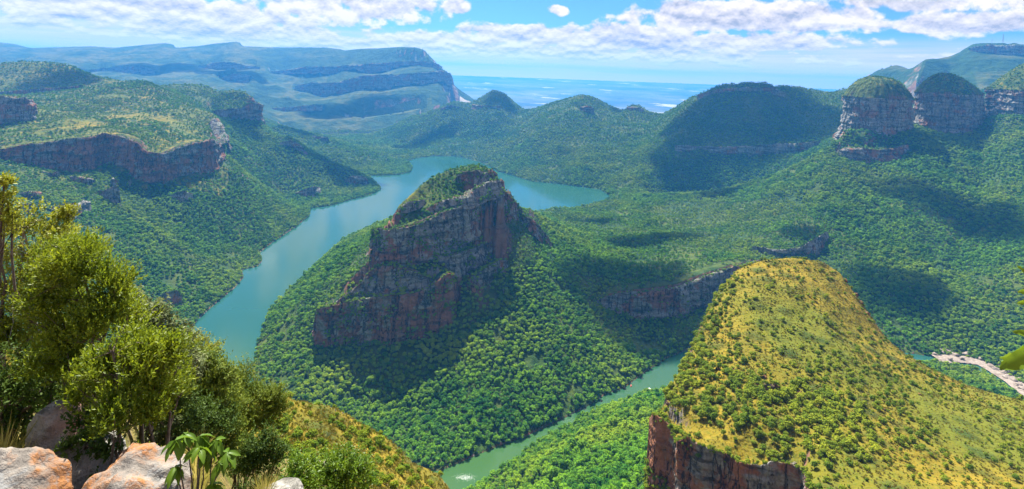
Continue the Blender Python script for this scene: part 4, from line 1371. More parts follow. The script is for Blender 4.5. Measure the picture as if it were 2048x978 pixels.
TREE_MESH = [tree_mesh('forest_tree', (100 + k, 8 + k % 4, .075, 46, (.85, 1.0, 1.15, 1.35)[k % 4], .8), (M_TREE, M_BARK)) for k in range(8)]
TREE_MESH.append(snag_mesh())                                # a half-dead tree with pale limbs
TREE_W = [.12] * 8 + [.04]
BUSH_MESH = [tree_mesh('shrub', (200 + k, 7 + k % 3, .07, 44, .62 + .12 * (k % 3), .8), (M_BUSH, M_BARK)) for k in range(4)]


def scatter(r0, r1, sp, rng):
    """jittered points about sp apart over the valley between two distances"""
    out = []
    x = np.arange(-r1, r1, sp); y = np.arange(0, r1, sp * .87)
    XX, YY = np.meshgrid(x, y)
    XX = XX + (np.arange(len(y)) % 2)[:, None] * sp * .5
    XX = XX + rng.uniform(-.42, .42, XX.shape) * sp; YY = YY + rng.uniform(-.42, .42, YY.shape) * sp
    r = np.hypot(XX, YY); th = np.arctan2(XX, YY)
    k = (r > r0) & (r < r1) & (th > math.radians(-47)) & (th < math.radians(47))
    return XX[k], YY[k]


# what lies behind a crest and far below the line of sight can be left out
ang = Z / np.maximum(R2, 1)
HOR = np.maximum.accumulate(ang, 0)
HOR = np.vstack([np.full((1, N_T), -9.0), HOR[:-1]])

NEARC = blur(near_cliff, 3) * (R2 < 3000)
TR = {k: [] for k in ('near', 'left', 'butte', 'right', 'far')}
for (r0, r1, sp, sz) in ((240, 1250, 7.0, 9.0), (1250, 2300, 7.4, 9.0), (2300, 3600, 9.0, 10.5), (3600, 5400, 12.5, 12.5)):
    X, Y = scatter(r0, r1, sp, RNG)
    z = ground_z(X, Y)
    a = (z + 14) / np.hypot(X, Y)
    vis = a > pick(HOR, X, Y) - np.where(np.hypot(X, Y) < 900, .05, .014)
    onland = ~in_poly(X, Y, RIVER)
    steep = pick(STEEP, X, Y)
    g = pick(GRASS, X, Y)
    reg = pick(REG, X, Y)
    nz = fbm2(X / 130, Y / 130, 3, 91)
    clear = fbm2(X / 38, Y / 38, 2, 95)
    nc = pick(NEARC, X, Y) * np.where((pick(REG, X, Y) == RN['butte']) & (z > -420), .25, 1)
    dens_ = np.where(g > .8, 0.0, np.clip(1.12 - g * 1.15 + nz * .55 - np.maximum(0, clear - .33) * 2.6 - nc * 1.5, .06, 1))
    keep = vis & onland & (steep < 2.2) & (RNG.random(len(X)) < dens_) & (z > WATER - 3) & (reg != RN['viewpoint']) & (reg != RN['near_ridge'])
    keep &= ~((reg == RN['dome']) & (z > -330))
    X, Y, z, g, reg, nz = X[keep], Y[keep], z[keep], g[keep], reg[keep], nz[keep]
    s = sz * np.clip(.92 * np.exp(RNG.normal(size=len(X)) * .24), .5, 1.6) * (1 - .45 * np.clip(g * 1.4, 0, 1)) * (1 + .22 * nz)
    s = np.where((reg == RN['butte']) & (z > -440), s * .62, s)
    for name, sel in (('near', reg == RN['near_slope']),
                      ('butte', reg == RN['butte']),
                      ('left', np.isin(reg, [RN['left_slope'], RN['plateau'], RN['spur']])),
                      ('right', np.isin(reg, [RN['bench'], RN['tower_slope'], RN['gorge'], RN['dome']])),
                      ('far', np.isin(reg, [RN['ridge'], RN['peninsula'], RN['mountain'], RN['peak'], RN['plain']]))):
        if sel.any():
            TR[name].append(np.stack([X[sel], Y[sel], z[sel] - .03 * s[sel], s[sel]], 1))
TR = {k: np.concatenate(v) for k, v in TR.items() if v}
# shrubs on the ledges of the cliffs
LEDGE_OF = dict(butte='butte', left_slope='left', plateau='left', spur='left', peninsula='far', ridge='far', bench='right', tower_slope='right', mountain='far', peak='far', dome='dome')
led = {}
for (x, y, z, s, rg_) in LEDGES:
    k = LEDGE_OF.get(rg_, 'right')
    d = math.hypot(x, y)
    led.setdefault(k, []).append((x, y, z, s * (5.6 if d < 3000 else 9.0) * (1 if d > 600 else .42)))


def instancer(name, label, cat, pts, meshes, seed):
    """one object: many copies of a few crowns set on points"""
    rng = np.random.default_rng(seed)
    n = len(pts)
    me = mesh_np(name, pts[:, :3], [], None, False)
    at = me.attributes.new('size', 'FLOAT', 'POINT'); at.data.foreach_set('value', pts[:, 3].astype(np.float32))
    at = me.attributes.new('turn', 'FLOAT', 'POINT'); at.data.foreach_set('value', rng.uniform(0, 6.283, n).astype(np.float32))
    at = me.attributes.new('pick', 'INT', 'POINT'); at.data.foreach_set('value', rng.choice(len(meshes), size=n, p=TREE_W if len(meshes) == len(TREE_W) else None).astype(np.int32))
    o = link(name, me)
    tag(o, label, cat, kind='stuff')
    ng = bpy.data.node_groups.new(name, 'GeometryNodeTree')
    ng.interface.new_socket('Geometry', in_out='INPUT', socket_type='NodeSocketGeometry')
    ng.interface.new_socket('Geometry', in_out='OUTPUT', socket_type='NodeSocketGeometry')
    N, Lk = ng.nodes, ng.links
    gi, go = N.new('NodeGroupInput'), N.new('NodeGroupOutput')
    def attr(nm, ty):
        a = N.new('GeometryNodeInputNamedAttribute'); a.data_type = ty; a.inputs['Name'].default_value = nm
        return a.outputs['Attribute']
    size, turn, pk = attr('size', 'FLOAT'), attr('turn', 'FLOAT'), attr('pick', 'INT')
    rot = N.new('ShaderNodeCombineXYZ'); Lk.new(turn, rot.inputs[2])
    join = N.new('GeometryNodeJoinGeometry')
    for k, src in enumerate(meshes):
        cmp_ = N.new('FunctionNodeCompare'); cmp_.data_type = 'INT'; cmp_.operation = 'EQUAL'
        Lk.new(pk, cmp_.inputs[2]); cmp_.inputs[3].default_value = k
        oi = N.new('GeometryNodeObjectInfo'); oi.inputs['Object'].default_value = src
        oi.transform_space = 'ORIGINAL'
        oi.inputs['As Instance'].default_value = True
        ip = N.new('GeometryNodeInstanceOnPoints')
        Lk.new(gi.outputs[0], ip.inputs['Points']); Lk.new(cmp_.outputs[0], ip.inputs['Selection'])
        Lk.new(oi.outputs['Geometry'], ip.inputs['Instance']); Lk.new(rot.outputs[0], ip.inputs['Rotation']); Lk.new(size, ip.inputs['Scale'])
        Lk.new(ip.outputs[0], join.inputs[0])
    Lk.new(join.outputs[0], go.inputs[0])
    md = o.modifiers.new('copies', 'NODES'); md.node_group = ng
    return o


# the 300 trees that show largest stand as objects of their own, the rest are the forests
def apparent(p):
    return p[:, 3] / np.hypot(p[:, 0], p[:, 1])


def in_view(p):
    px, py = proj(p[:, 0], p[:, 1], p[:, 2] + p[:, 3] * .5)
    return (px > 0) & (px < 2048) & (py > 0) & (py < 985)


SINGLE = []
cand = []
for k in ('near', 'butte', 'right'):
    p = TR[k]
    ap = apparent(p) * in_view(p) * ((p[:, 2] + p[:, 3]) / np.hypot(p[:, 0], p[:, 1]) > pick(HOR, p[:, 0], p[:, 1]))
    cand += [(ap[i], k, i) for i in np.argsort(-ap)[:300]]
cand.sort(reverse=True)
takes = {}
for a_, k, i in cand[:296]:
    takes.setdefault(k, []).append(i)
TREE_LABEL = dict(near=('leafy green tree in the bright wooded slope left of the dome cliff', 'trees of the wooded slope beside the dome cliff'),
                  butte=('leafy green tree in the forest at the near foot of the rocky butte', 'trees at the near foot of the butte'),
                  right=('leafy green tree in the woods below the far side of the grassy dome', 'trees in the woods behind the dome'))
TREE_SRC = []
for k, idx in takes.items():
    p = TR[k][idx]
    for x, y, z, s in p:
        j = random.randrange(len(TREE_MESH) - 1) if len(TREE_SRC) == len(TREE_MESH) and None not in TREE_SRC else TREE_SRC.index(None) if None in TREE_SRC else len(TREE_SRC)
        o = link('forest_tree', TREE_MESH[j], None, (x, y, z), random.uniform(0, 6.28), s)
        tag(o, TREE_LABEL[k][0], 'tree', TREE_LABEL[k][1])
        while len(TREE_SRC) <= j: TREE_SRC.append(None)
        if TREE_SRC[j] is None: TREE_SRC[j] = o
    TR[k] = np.delete(TR[k], idx, 0)

# shrubs of the dome and of the near ridge: 300 as objects, the rest as scrub
def scatter_in(reg_name, n, zmin, smin, smax, dens_fn):
    out = []
    m = (REG == RN[reg_name]) & (Z > zmin) & (R2 > 45)
    ii_, jj_ = np.where(m)
    area = (rows[ii_] ** 2)
    pr = area / area.sum()
    k = RNG.choice(len(ii_), size=n * 3, p=pr)
    X = GX[ii_[k], jj_[k]] + RNG.uniform(-1.5, 1.5, len(k)); Y = GY[ii_[k], jj_[k]] + RNG.uniform(-1.5, 1.5, len(k))
    z = ground_z(X, Y)
    d = dens_fn(X, Y, z)
    keep = RNG.random(len(X)) < d
    keep &= ((z + 2) / np.hypot(X, Y)) > pick(HOR, X, Y) - .02
    X, Y, z, d = X[keep][:n], Y[keep][:n], z[keep][:n], d[keep][:n]
    s = smin + (smax - smin) * RNG.random(len(X)) ** 2.2
    s = s * (.55 + .6 * d)
    return np.stack([X, Y, z - .05 * s, s], 1)


def dome_density(X, Y, z):
    px, py = proj(X, Y, z)
    # thick on the broken ground above the cliff, thin on the crown of the dome
    thick = np.exp(-((px - 1450) / 190) ** 2 - ((py - 800) / 75) ** 2) + .8 * np.exp(-((px - 1640) / 120) ** 2 - ((py - 850) / 60) ** 2)
    edge = np.exp(-((px - (1440 - (py - 600) * .42)) / 30) ** 2)
    return np.clip(.30 + .9 * thick + .55 * edge * (py > 560) + .35 * fbm2(X / 24, Y / 24, 3, 77), .05, 1)


DB = scatter_in('dome', 6000, -300, .9, 6.6, dome_density)
NB = scatter_in('near_ridge', 1000, -150, .6, 3.0, lambda X, Y, z: np.clip(.5 + .8 * fbm2(X / 11, Y / 11, 3, 78), .05, 1))
led_dome = np.array(led.pop('dome'))
for x_, y_, d_, s_ in ((1604, 938, 273, 4.5), (1612, 930, 276, 3.6), (1596, 932, 276, 3.2), (1618, 950, 268, 3.8), (1312, 832, 328, 3.4), (1330, 838, 326, 4.0), (1345, 862, 318, 3.6), (1455, 905, 291, 4.0), (1475, 915, 288, 4.4)):
    q_ = P(x_, y_, d_)
    led_dome = np.vstack([led_dome, [q_[0], q_[1], float(ground_z(np.array([q_[0]]), np.array([q_[1]]))[0]) - .3, s_]])
DB = np.concatenate([DB, led_dome])
BUSH_SRC = [None] * len(BUSH_MESH)
rest = {}
cand = []
for k, p in (('dome', DB), ('ridge', NB)):
    ap = apparent(p) * in_view(p)
    cand += [(ap[i], k, i) for i in range(len(p))]
cand.sort(reverse=True)
takes = {}
for a_, k, i in cand[:296]:
    takes.setdefault(k, []).append(i)
BUSH_LABEL = dict(dome=('rounded green shrub growing in the yellow grass of the dome', 'shrubs dotted over the grassy dome'),
                  ridge=('small green shrub in the yellow grass of the near ridge', 'shrubs on the near grassy ridge'))
for k, p in (('dome', DB), ('ridge', NB)):
    for i in takes.get(k, []):
        x, y, z, s = p[i]
        j = random.randrange(len(BUSH_MESH))
        o = link('shrub', BUSH_MESH[j], None, (x, y, z), random.uniform(0, 6.28), s)
        tag(o, BUSH_LABEL[k][0], 'shrub', BUSH_LABEL[k][1])
        if BUSH_SRC[j] is None: BUSH_SRC[j] = o
    rest[k] = np.delete(p, takes.get(k, []), 0)

FOREST = dict(near=('forest', 'bright green forest on the slope left of the dome cliff'),
              butte=('forest', 'dense green forest covering the slopes of the rocky butte'),
              left=('forest', 'green forest and scrub on the left canyon wall and plateau'),
              right=('forest', 'green forest on the bench and slope under the round towers'),
              far=('forest', 'far green forest on the hills and peninsula beyond the lake'))
for k_, p in TR.items():
    if k_ in led:
        p = np.concatenate([p, np.array(led[k_])])
    instancer(FOREST[k_][0], FOREST[k_][1], 'forest', p, TREE_SRC, 300 + len(p))
instancer('scrub', 'small green scrub scattered through the yellow grass of the dome', 'scrub', rest['dome'], BUSH_SRC, 41)
instancer('scrub', 'small green scrub scattered over the near grassy ridge', 'scrub', rest['ridge'], BUSH_SRC, 42)


# ------------------------------------------------------------------ near things at the viewpoint
def make_boulder_mat():
    """pale quartzite with orange and grey lichen"""
    m, t, out = new_mat('lichen_boulder')
    pos = t.node('ShaderNodeNewGeometry').outputs['Position']
    n1, n2, n3 = t.noise(pos, 1.3, 5, .6, .3), t.noise(pos, 5.5, 6, .65, .3), t.noise(pos, 24, 5, .65)
    c = t.mix(t.rng(n2, .35, .65), (0.13, 0.115, 0.10), (0.27, 0.24, 0.205))
    org = t.math('MULTIPLY', t.rng(t.math('ADD', t.math('MULTIPLY', n1, .7), t.math('MULTIPLY', n2, .5)), .57, .67), t.rng(n3, .30, .5))
    c = t.mix(t.math('MULTIPLY', org, .9), c, t.mix(t.rng(n3, .35, .65), (0.20, 0.062, 0.012), (0.32, 0.14, 0.038)))
    gr = t.rng(t.noise(pos, 3.1, 5, .7, .6), .58, .64)
    c = t.mix(t.math('MULTIPLY', gr, .8), c, (0.22, 0.225, 0.22))
    dk = t.math('MULTIPLY', t.rng(n3, .62, .70), t.rng(n2, .45, .6))
    c = t.mix(t.math('MULTIPLY', dk, .8), c, (0.05, 0.045, 0.04))
    principled(t, out, c, .9, .2, bump(t, t.math('ADD', t.math('MULTIPLY', n2, 1.0), t.math('MULTIPLY', n3, .35)), .9, .05))
    return m


M_BOULDER = make_boulder_mat()
M_STONE = make_rock('grey_stone', .1, 14.0, .08, (0.10, 0.095, 0.08))


def boulder(name, label, c, r, seed, rotz=0.0, mat=None, tilt=0.0, rough=.22, sub=5, cat='boulder', group=None, chop=5):
    bm = bmesh.new()
    bmesh.ops.create_icosphere(bm, subdivisions=sub, radius=1.0)
    V = np.array([v.co[:] for v in bm.verts]); Fc = np.array([[q.index for q in f.verts] for f in bm.faces])
    bm.free()
    rng = np.random.default_rng(seed)
    for k in range(chop):                                     # flat broken faces
        n = rng.normal(size=3); n[2] *= .7; n /= np.linalg.norm(n)
        h = rng.uniform(.55, .85)
        dd = V @ n - h
        V = V - np.maximum(dd, 0)[:, None] * n * .92
    f1 = 1 + rough * fbm3(V[:, 0] * 1.3 + seed, V[:, 1] * 1.3, V[:, 2] * 1.3, 4, 3) + rough * .35 * fbm3(V[:, 0] * 5 + seed, V[:, 1] * 5, V[:, 2] * 5, 3, 4)
    V = V * f1[:, None] * np.array(r)
    ct, st = math.cos(tilt), math.sin(tilt)
    V = np.stack([V[:, 0] * ct + V[:, 2] * st, V[:, 1], -V[:, 0] * st + V[:, 2] * ct], 1)
    o = link(name, mesh_np(name, V, Fc, mat or M_BOULDER, True), None, c, rotz)
    tag(o, label, cat, group)
    return o


boulder('boulder', 'pale grey boulder with orange lichen in the bottom left corner', (-4.10, 4.3, -3.72), (.56, .50, .60), 3, .3, rough=.3)
boulder('boulder', 'orange lichened slab sloping down to the right beside the grass', (-3.06, 4.7, -4.02), (.56, .50, .66), 8, -.35, tilt=.5, rough=.3)
boulder('boulder', 'dark shaded rock in the gap under the big bright green shrub', (-4.0, 5.2, -4.2), (.55, .45, .62), 12, .8, M_STONE, rough=.3)
boulder('boulder', 'small pale smooth boulder at the bottom edge beside the shrubs', P(562, 1003, 8.2), (.36, .34, .26), 21, .2, M_STONE, rough=.12)
boulder('boulder', 'upright shaded rock leaning behind the shrub stems', P(112, 885, 5.9), (.34, .30, .40), 33, 1.2, M_STONE)

# leaves of the near shrubs
M_LEAF_BRIGHT = make_leaf('fine_bright_leaves', (0.022, 0.075, 0.004), (0.320, 0.370, 0.016), .42, .5, .25, False)
M_LEAF_YELLOW = make_leaf('yellowing_leaves', (0.070, 0.130, 0.010), (0.400, 0.390, 0.026), .42, .5, .25, False)
M_LEAF_OLIVE = make_leaf('olive_leaves', (0.035, 0.080, 0.008), (0.230, 0.270, 0.026), .35, .6, .12, False)
M_LEAF_GREY = make_leaf('drooping_grey_leaves', (0.050, 0.080, 0.025), (0.240, 0.270, 0.100), .30, .6, .15, False)
M_LEAF_BROAD = make_leaf('broad_leaves', (0.030, 0.100, 0.007), (0.210, 0.300, 0.014), .40, .45, .25, False)
M_LEAF_DARK = make_leaf('dark_leaves', (0.022, 0.055, 0.010), (0.105, 0.160, 0.018), .30, .6, .12, False)


def leaf_quads(c, axis, up, L, Wd, fold=.25, droop=.0):
    """n leaves: two folded halves each. c base points, axis leaf direction, up leaf normal"""
    side = np.cross(axis, up); side /= np.linalg.norm(side, axis=1)[:, None] + 1e-9
    nn = np.cross(side, axis)
    L = np.asarray(L).reshape(-1, 1); Wd = np.asarray(Wd).reshape(-1, 1)
    m1 = c + axis * L * .45 - nn * L * droop * .15
    tip = c + axis * L - nn * L * droop
    l = m1 + side * Wd + nn * Wd * fold
    r = m1 - side * Wd + nn * Wd * fold
    V = np.stack([c, l, tip, r, m1], 1).reshape(-1, 3)
    n = len(c)
    b = (np.arange(n) * 5)[:, None]
    F1 = np.concatenate([b + np.array([[0, 4, 1]]), b + np.array([[4, 2, 1]]), b + np.array([[0, 3, 4]]), b + np.array([[4, 3, 2]])], 0)
    return V, F1


def tube(path, r0, r1, k=6):
    """tapered tube along a path"""
    path = np.asarray(path, float)
    n = len(path)
    V, Fc = [], []
    for i in range(n):
        a = path[min(i + 1, n - 1)] - path[max(i - 1, 0)]
        a /= np.linalg.norm(a) + 1e-9
        u = np.cross(a, (.31, .22, .92)); u /= np.linalg.norm(u) + 1e-9
        w = np.cross(a, u)
        r = r0 + (r1 - r0) * i / (n - 1)
        for q in range(k):
            t = q * 2 * math.pi / k
            V.append(path[i] + r * (u * math.cos(t) + w * math.sin(t)))
    for i in range(n - 1):
        for q in range(k):
            Fc.append((i * k + q, i * k + (q + 1) % k, (i + 1) * k + (q + 1) % k, (i + 1) * k + q))
    return np.array(V), Fc


def wiggle(a, b, n, amp, rng):
    t = np.linspace(0, 1, n)[:, None]
    p = np.array(a) * (1 - t) + np.array(b) * t
    w = np.cumsum(rng.normal(size=(n, 3)), 0) * amp
    w -= w[0] * (1 - t) + w[-1] * t
    return p + w


class Bits:
    def __init__(s):
        s.V, s.F, s.n = [], [], 0

    def add(s, V, Fc):
        s.V.append(np.asarray(V)); s.F += [tuple(int(i) + s.n for i in f) for f in Fc]
        s.n += len(V)

    def mesh(s, name, mat, smooth=True):
        return mesh_np(name, np.concatenate(s.V), s.F, mat, smooth)


def shrub(name, label, base, blobs, style, mat, seed, stems=5, bark=None, dens_=1.0, cat='shrub', bare=0):
    """blobs: (photo x, photo y, depth, radius in photo pixels) of the leafy masses.
    parts: stems (bark) and foliage (leaves on shoots, stood out all over the masses)"""
    rng = np.random.default_rng(seed)
    root = bpy.data.objects.new(name, None); C.objects.link(root)
    root.location = base
    tag(root, label, cat)
    B0 = np.array(base)
    big = [(np.array(P(x, y, d)), r * d / F) for (x, y, d, r) in blobs]
    low = sorted(big, key=lambda q: q[0][2])[:3]
    big = big + [(c * .5 + B0 * .5 + np.array([0, 0, .04]), r * .72) for c, r in low]   # leaves right down to the ground
    cs = []
    for c, r in big:                                           # each mass is a handful of clumps of unlike size
        cs.append((c - np.array([0, 0, .15 * r]), r * .62))
        for q in range(7):
            v = rng.normal(size=3); v /= np.linalg.norm(v)
            v[2] = v[2] * .9 + .18
            cs.append((c + v * r * rng.uniform(.45, .85), r * rng.uniform(.24, .48)))
    wood = Bits()
    hubs = []
    for k in range(stems):
        c, r = big[k % len(big)]
        b = B0 + rng.normal(size=3) * np.array([.10, .10, .01])
        e = c + rng.normal(size=3) * r * .3
        p = wiggle(b, e, 9, .035 * np.linalg.norm(e - b) / 1.5, rng)
        V, Fc = tube(p, .030 * (1 + .5 * (k == 0)), .010)
        wood.add(V, Fc)
        hubs += [p[i] for i in (4, 5, 6, 7, 8)]
    hubs = np.array(hubs)
    LV, LF, nl = [], [], 0
    for (c, r) in cs:
        nsh = max(6, int(dens_ * style['shoots'] * .62 * (r / .4) ** 2))
        d = rng.normal(size=(nsh, 3)); d /= np.linalg.norm(d, axis=1)[:, None]
        d[:, 2] = np.where(d[:, 2] < -.35, -d[:, 2], d[:, 2])
        lump = 1 + .4 * fbm3(d[:, 0] * 2.2 + seed, d[:, 1] * 2.2, d[:, 2] * 2.2, 2, 6)
        s0 = c + d * (r * lump * (.45 + .5 * rng.random(nsh) ** .6))[:, None]
        ax = d * style['out'] + np.array([0, 0, style['up']]) + rng.normal(size=(nsh, 3)) * .35
        ax /= np.linalg.norm(ax, axis=1)[:, None]
        ln = style['len'] * (.5 + 1.1 * rng.random(nsh)) * min(1, .45 + r / .3)
        # twigs under some of the shoots
        for q in range(0, nsh, style.get('twig', 6)):
            h = hubs[np.argmin(((hubs - s0[q]) ** 2).sum(1))]
            if rng.random() < .5:
                V, Fc = tube(wiggle(h, s0[q] + ax[q] * ln[q] * .7, 5, .02, rng), .006, .002, 3)
                wood.add(V, Fc)
        k = style['leaves']
        for i in range(k):
            f = (i + .5) / k
            spin = i * 2.4 + rng.random(nsh) * .8
            u = np.cross(ax, np.array([.3, .2, .9])); u /= np.linalg.norm(u, axis=1)[:, None] + 1e-9
            w = np.cross(ax, u)
            rad = u * np.cos(spin)[:, None] + w * np.sin(spin)[:, None]
            la = ax * style['along'] + rad * (1 - style['along']) + np.array([0, 0, -style.get('droop', 0) * .8])
            la += rng.normal(size=(nsh, 3)) * .18
            la /= np.linalg.norm(la, axis=1)[:, None]
            L = style['leaf'] * (.65 + .7 * rng.random(nsh)) * (1 - .25 * f)
            nrm = ax + rng.normal(size=(nsh, 3)) * .25
            V, F1 = leaf_quads(s0 + ax * (ln * f)[:, None], la, nrm, L, L * style['wid'], .3, style.get('droop', .1))
            LV.append(V); LF.append(F1 + nl); nl += len(V)
    for k in range(bare):
        h = hubs[rng.integers(len(hubs))]
        c, r = cs[rng.integers(len(cs))]
        dd = rng.normal(size=3); dd[1] = -abs(dd[1]); dd /= np.linalg.norm(dd)
        V, Fc = tube(wiggle(h, c + dd * r * 1.0, 7, .03, rng), .010, .003, 4)
        wood.add(V, Fc)
    me = wood.mesh('stems', bark or M_BARK)
    me.transform(Matrix.Translation(-Vector(base)))
    link('stems', me, root)
    LV = np.concatenate(LV) - B0; LF = np.concatenate(LF)
    o = link('foliage', mesh_np('foliage', LV, LF, mat, False), root)
    o['kind'] = 'stuff'
    return root


FINE = dict(shoots=620, out=.55, up=.9, len=.16, leaves=11, along=.62, leaf=.048, wid=.19)
LOOSE = dict(shoots=240, out=.7, up=.55, len=.15, leaves=8, along=.5, leaf=.050, wid=.24, twig=4)
DROOP = dict(shoots=200, out=.7, up=.35, len=.14, leaves=8, along=.45, leaf=.085, wid=.20, droop=.35, twig=3)
OLIVE = dict(shoots=300, out=.7, up=.6, len=.22, leaves=10, along=.5, leaf=.060, wid=.24)


def at(x, y, d):
    q = P(x, y, d)
    return (q[0], q[1], float(ground_z(np.array([q[0]]), np.array([q[1]]))[0]))


shrub('shrub', 'big bright green shrub with upright fine leafy sprays above the boulders', at(150, 880, 6.0),
      [(185, 560, 6.2, 78), (120, 610, 6.3, 70), (205, 640, 6.1, 68), (150, 680, 6.2, 70), (110, 740, 6.2, 55), (170, 750, 6.1, 55), (225, 590, 6.2, 40), (95, 540, 6.4, 45), (150, 520, 6.3, 40)], FINE, M_LEAF_BRIGHT, 51, 7, bare=10)
shrub('shrub', 'low dense bright green shrub spilling over the orange slab', at(260, 880, 5.4),
      [(250, 740, 5.4, 68), (300, 770, 5.5, 62), (240, 820, 5.2, 55), (215, 860, 5.0, 40), (300, 840, 5.3, 40), (170, 800, 5.5, 45), (330, 720, 5.7, 45), (200, 745, 5.4, 50)], FINE, M_LEAF_BRIGHT, 52, 5)
shrub('shrub', 'loose yellowish twiggy shrub at the left edge with bare grey branches', at(30, 800, 7.2),
      [(40, 520, 7.2, 62), (90, 570, 7.2, 55), (20, 600, 7.0, 60), (70, 650, 7.0, 60), (10, 690, 6.8, 55), (120, 480, 7.3, 30), (40, 460, 7.3, 42), (90, 700, 6.9, 45)], LOOSE, M_LEAF_YELLOW, 53, 7, M_DEAD, 1.0, bare=26)
shrub('shrub', 'tall thin shoot with yellow green leaves poking up at the left edge', at(12, 820, 6.8),
      [(12, 370, 6.8, 14), (10, 400, 6.8, 20), (14, 430, 6.8, 22), (20, 460, 6.8, 26)], LOOSE, M_LEAF_YELLOW, 54, 4, None, 1.6)
shrub('shrub', 'slender young tree top with yellow green leaves behind the bright shrub', at(120, 850, 7.6),
      [(120, 440, 7.6, 24), (130, 470, 7.6, 22), (105, 480, 7.6, 24), (115, 500, 7.6, 26), (135, 430, 7.6, 14)], LOOSE, M_LEAF_YELLOW, 55, 4, None, 1.6)
shrub('shrub', 'pale shrub with long drooping grey green leaves and bare twigs', at(310, 850, 8.6),
      [(285, 650, 8.6, 45), (320, 690, 8.6, 55), (350, 720, 8.6, 55), (300, 740, 8.4, 50), (270, 620, 8.7, 32), (375, 740, 8.8, 40), (250, 600, 8.6, 28)], DROOP, M_LEAF_GREY, 56, 7, M_DEAD, 1.0, bare=14)
shrub('shrub', 'dark shrub with pale leaf tips in the middle of the thicket', at(385, 850, 9.6),
      [(390, 760, 9.6, 50), (420, 740, 9.8, 40), (360, 790, 9.4, 46), (415, 800, 9.6, 45), (440, 770, 9.8, 30), (390, 720, 9.8, 34), (350, 690, 9.8, 30)], DROOP, M_LEAF_OLIVE, 57, 6)
shrub('shrub', 'rounded olive green shrub on a crooked stem above the yellow ridge', at(470, 890, 13.5),
      [(480, 790, 13.5, 44), (515, 810, 13.5, 42), (455, 815, 13.4, 36), (540, 840, 13.5, 32), (500, 845, 13.4, 38), (470, 765, 13.6, 28), (555, 815, 13.5, 22)], OLIVE, M_LEAF_OLIVE, 58, 6, bare=4)
shrub('shrub', 'yellow flowering sprig shrub on the skyline left of the water', at(400, 800, 11.0),
      [(395, 705, 11, 26), (370, 690, 11, 26), (420, 715, 11, 24), (350, 680, 11, 22)], LOOSE, M_LEAF_YELLOW, 59, 4, None, 1.3)
shrub('shrub', 'dark green shrub low on the yellow slope under the olive shrub', at(510, 960, 11.5),
      [(520, 905, 11.5, 34), (500, 930, 11.4, 36), (535, 940, 11.5, 34), (550, 915, 11.5, 24)], OLIVE, M_LEAF_DARK, 60, 4)
shrub('shrub', 'leafy green shrub at the bottom edge right of the dead stump', at(690, 985, 10.0),
      [(695, 940, 10, 40), (660, 960, 10, 32), (720, 965, 10, 32), (680, 985, 9.8, 40)], OLIVE, M_LEAF_BROAD, 61, 4)
shrub('shrub', 'leafy green shrub at the bottom edge left of the dead stump', at(610, 985, 10.4),
      [(605, 950, 10.4, 32), (585, 965, 10.4, 26), (630, 965, 10.2, 24), (600, 985, 10.2, 36)], OLIVE, M_LEAF_BROAD, 62, 4)
shrub('shrub', 'dark shrub low at the left edge among long grass', at(10, 860, 6.2),
      [(20, 745, 6.3, 50), (60, 765, 6.3, 45), (10, 800, 6.1, 45), (90, 790, 6.2, 36)], LOOSE, M_LEAF_DARK, 63, 4, None, 1.2)

shrub('shrub', 'dark shaded undergrowth shrub behind the stems of the bright shrub', at(110, 880, 7.0),
      [(90, 790, 7.0, 60), (150, 810, 6.9, 55), (200, 800, 6.8, 50), (40, 810, 7.0, 50), (120, 740, 7.1, 50)], LOOSE, M_LEAF_DARK, 64, 4, None, 1.0)
shrub('shrub', 'dark undergrowth shrub below the drooping grey shrub', at(340, 880, 8.4),
      [(300, 820, 8.2, 48), (345, 835, 8.2, 42), (395, 845, 8.8, 40), (430, 850, 9.4, 38)], OLIVE, M_LEAF_DARK, 65, 4, None, 1.0)

shrub('shrub', 'low dark shrub filling the gap between the two near boulders', at(190, 930, 5.3),
      [(165, 850, 5.5, 34), (190, 880, 5.3, 30), (150, 905, 5.1, 26), (215, 905, 5.1, 24)], LOOSE, M_LEAF_DARK, 66, 3, None, 1.2)
shrub('shrub', 'bright green sprays between the fine leaved shrub and the drooping shrub', at(270, 860, 6.6),
      [(255, 655, 6.8, 42), (280, 700, 6.6, 46), (320, 760, 6.6, 44), (345, 790, 6.8, 36), (300, 820, 6.6, 40), (240, 620, 7.0, 32)], FINE, M_LEAF_BRIGHT, 67, 4)
shrub('shrub', 'mixed green shrub under the olive shrub joining the thicket', at(420, 890, 10.2),
      [(420, 815, 10.2, 44), (450, 840, 10.4, 40), (400, 850, 10.0, 36), (470, 870, 10.6, 30), (435, 770, 10.4, 30)], OLIVE, M_LEAF_OLIVE, 68, 4)

# dead stump with two forked twigs
def dead_stump():
    b = at(645, 985, 12.0)
    root = bpy.data.objects.new('dead_tree', None); C.objects.link(root); root.location = b
    tag(root, 'dead grey forked tree stump standing on the yellow slope', 'dead tree')
    rng = np.random.default_rng(5)
    top = np.array(P(646, 928, 12.0)) - np.array(b)
    V, Fc = tube(wiggle((0, 0, -.2), top, 6, .01, rng), .055, .040, 7)
    link('trunk', mesh_np('trunk', V, Fc, M_BARK), root)
    for (x, y) in ((664, 910), (636, 920), (655, 918), (668, 922)):
        e = np.array(P(x, y, 12.0)) - np.array(b)
        V, Fc = tube(wiggle(top, e, 6, .012, rng), .026, .006, 5)
        link('branch', mesh_np('branch', V, Fc, M_DEAD), root)


dead_stump()


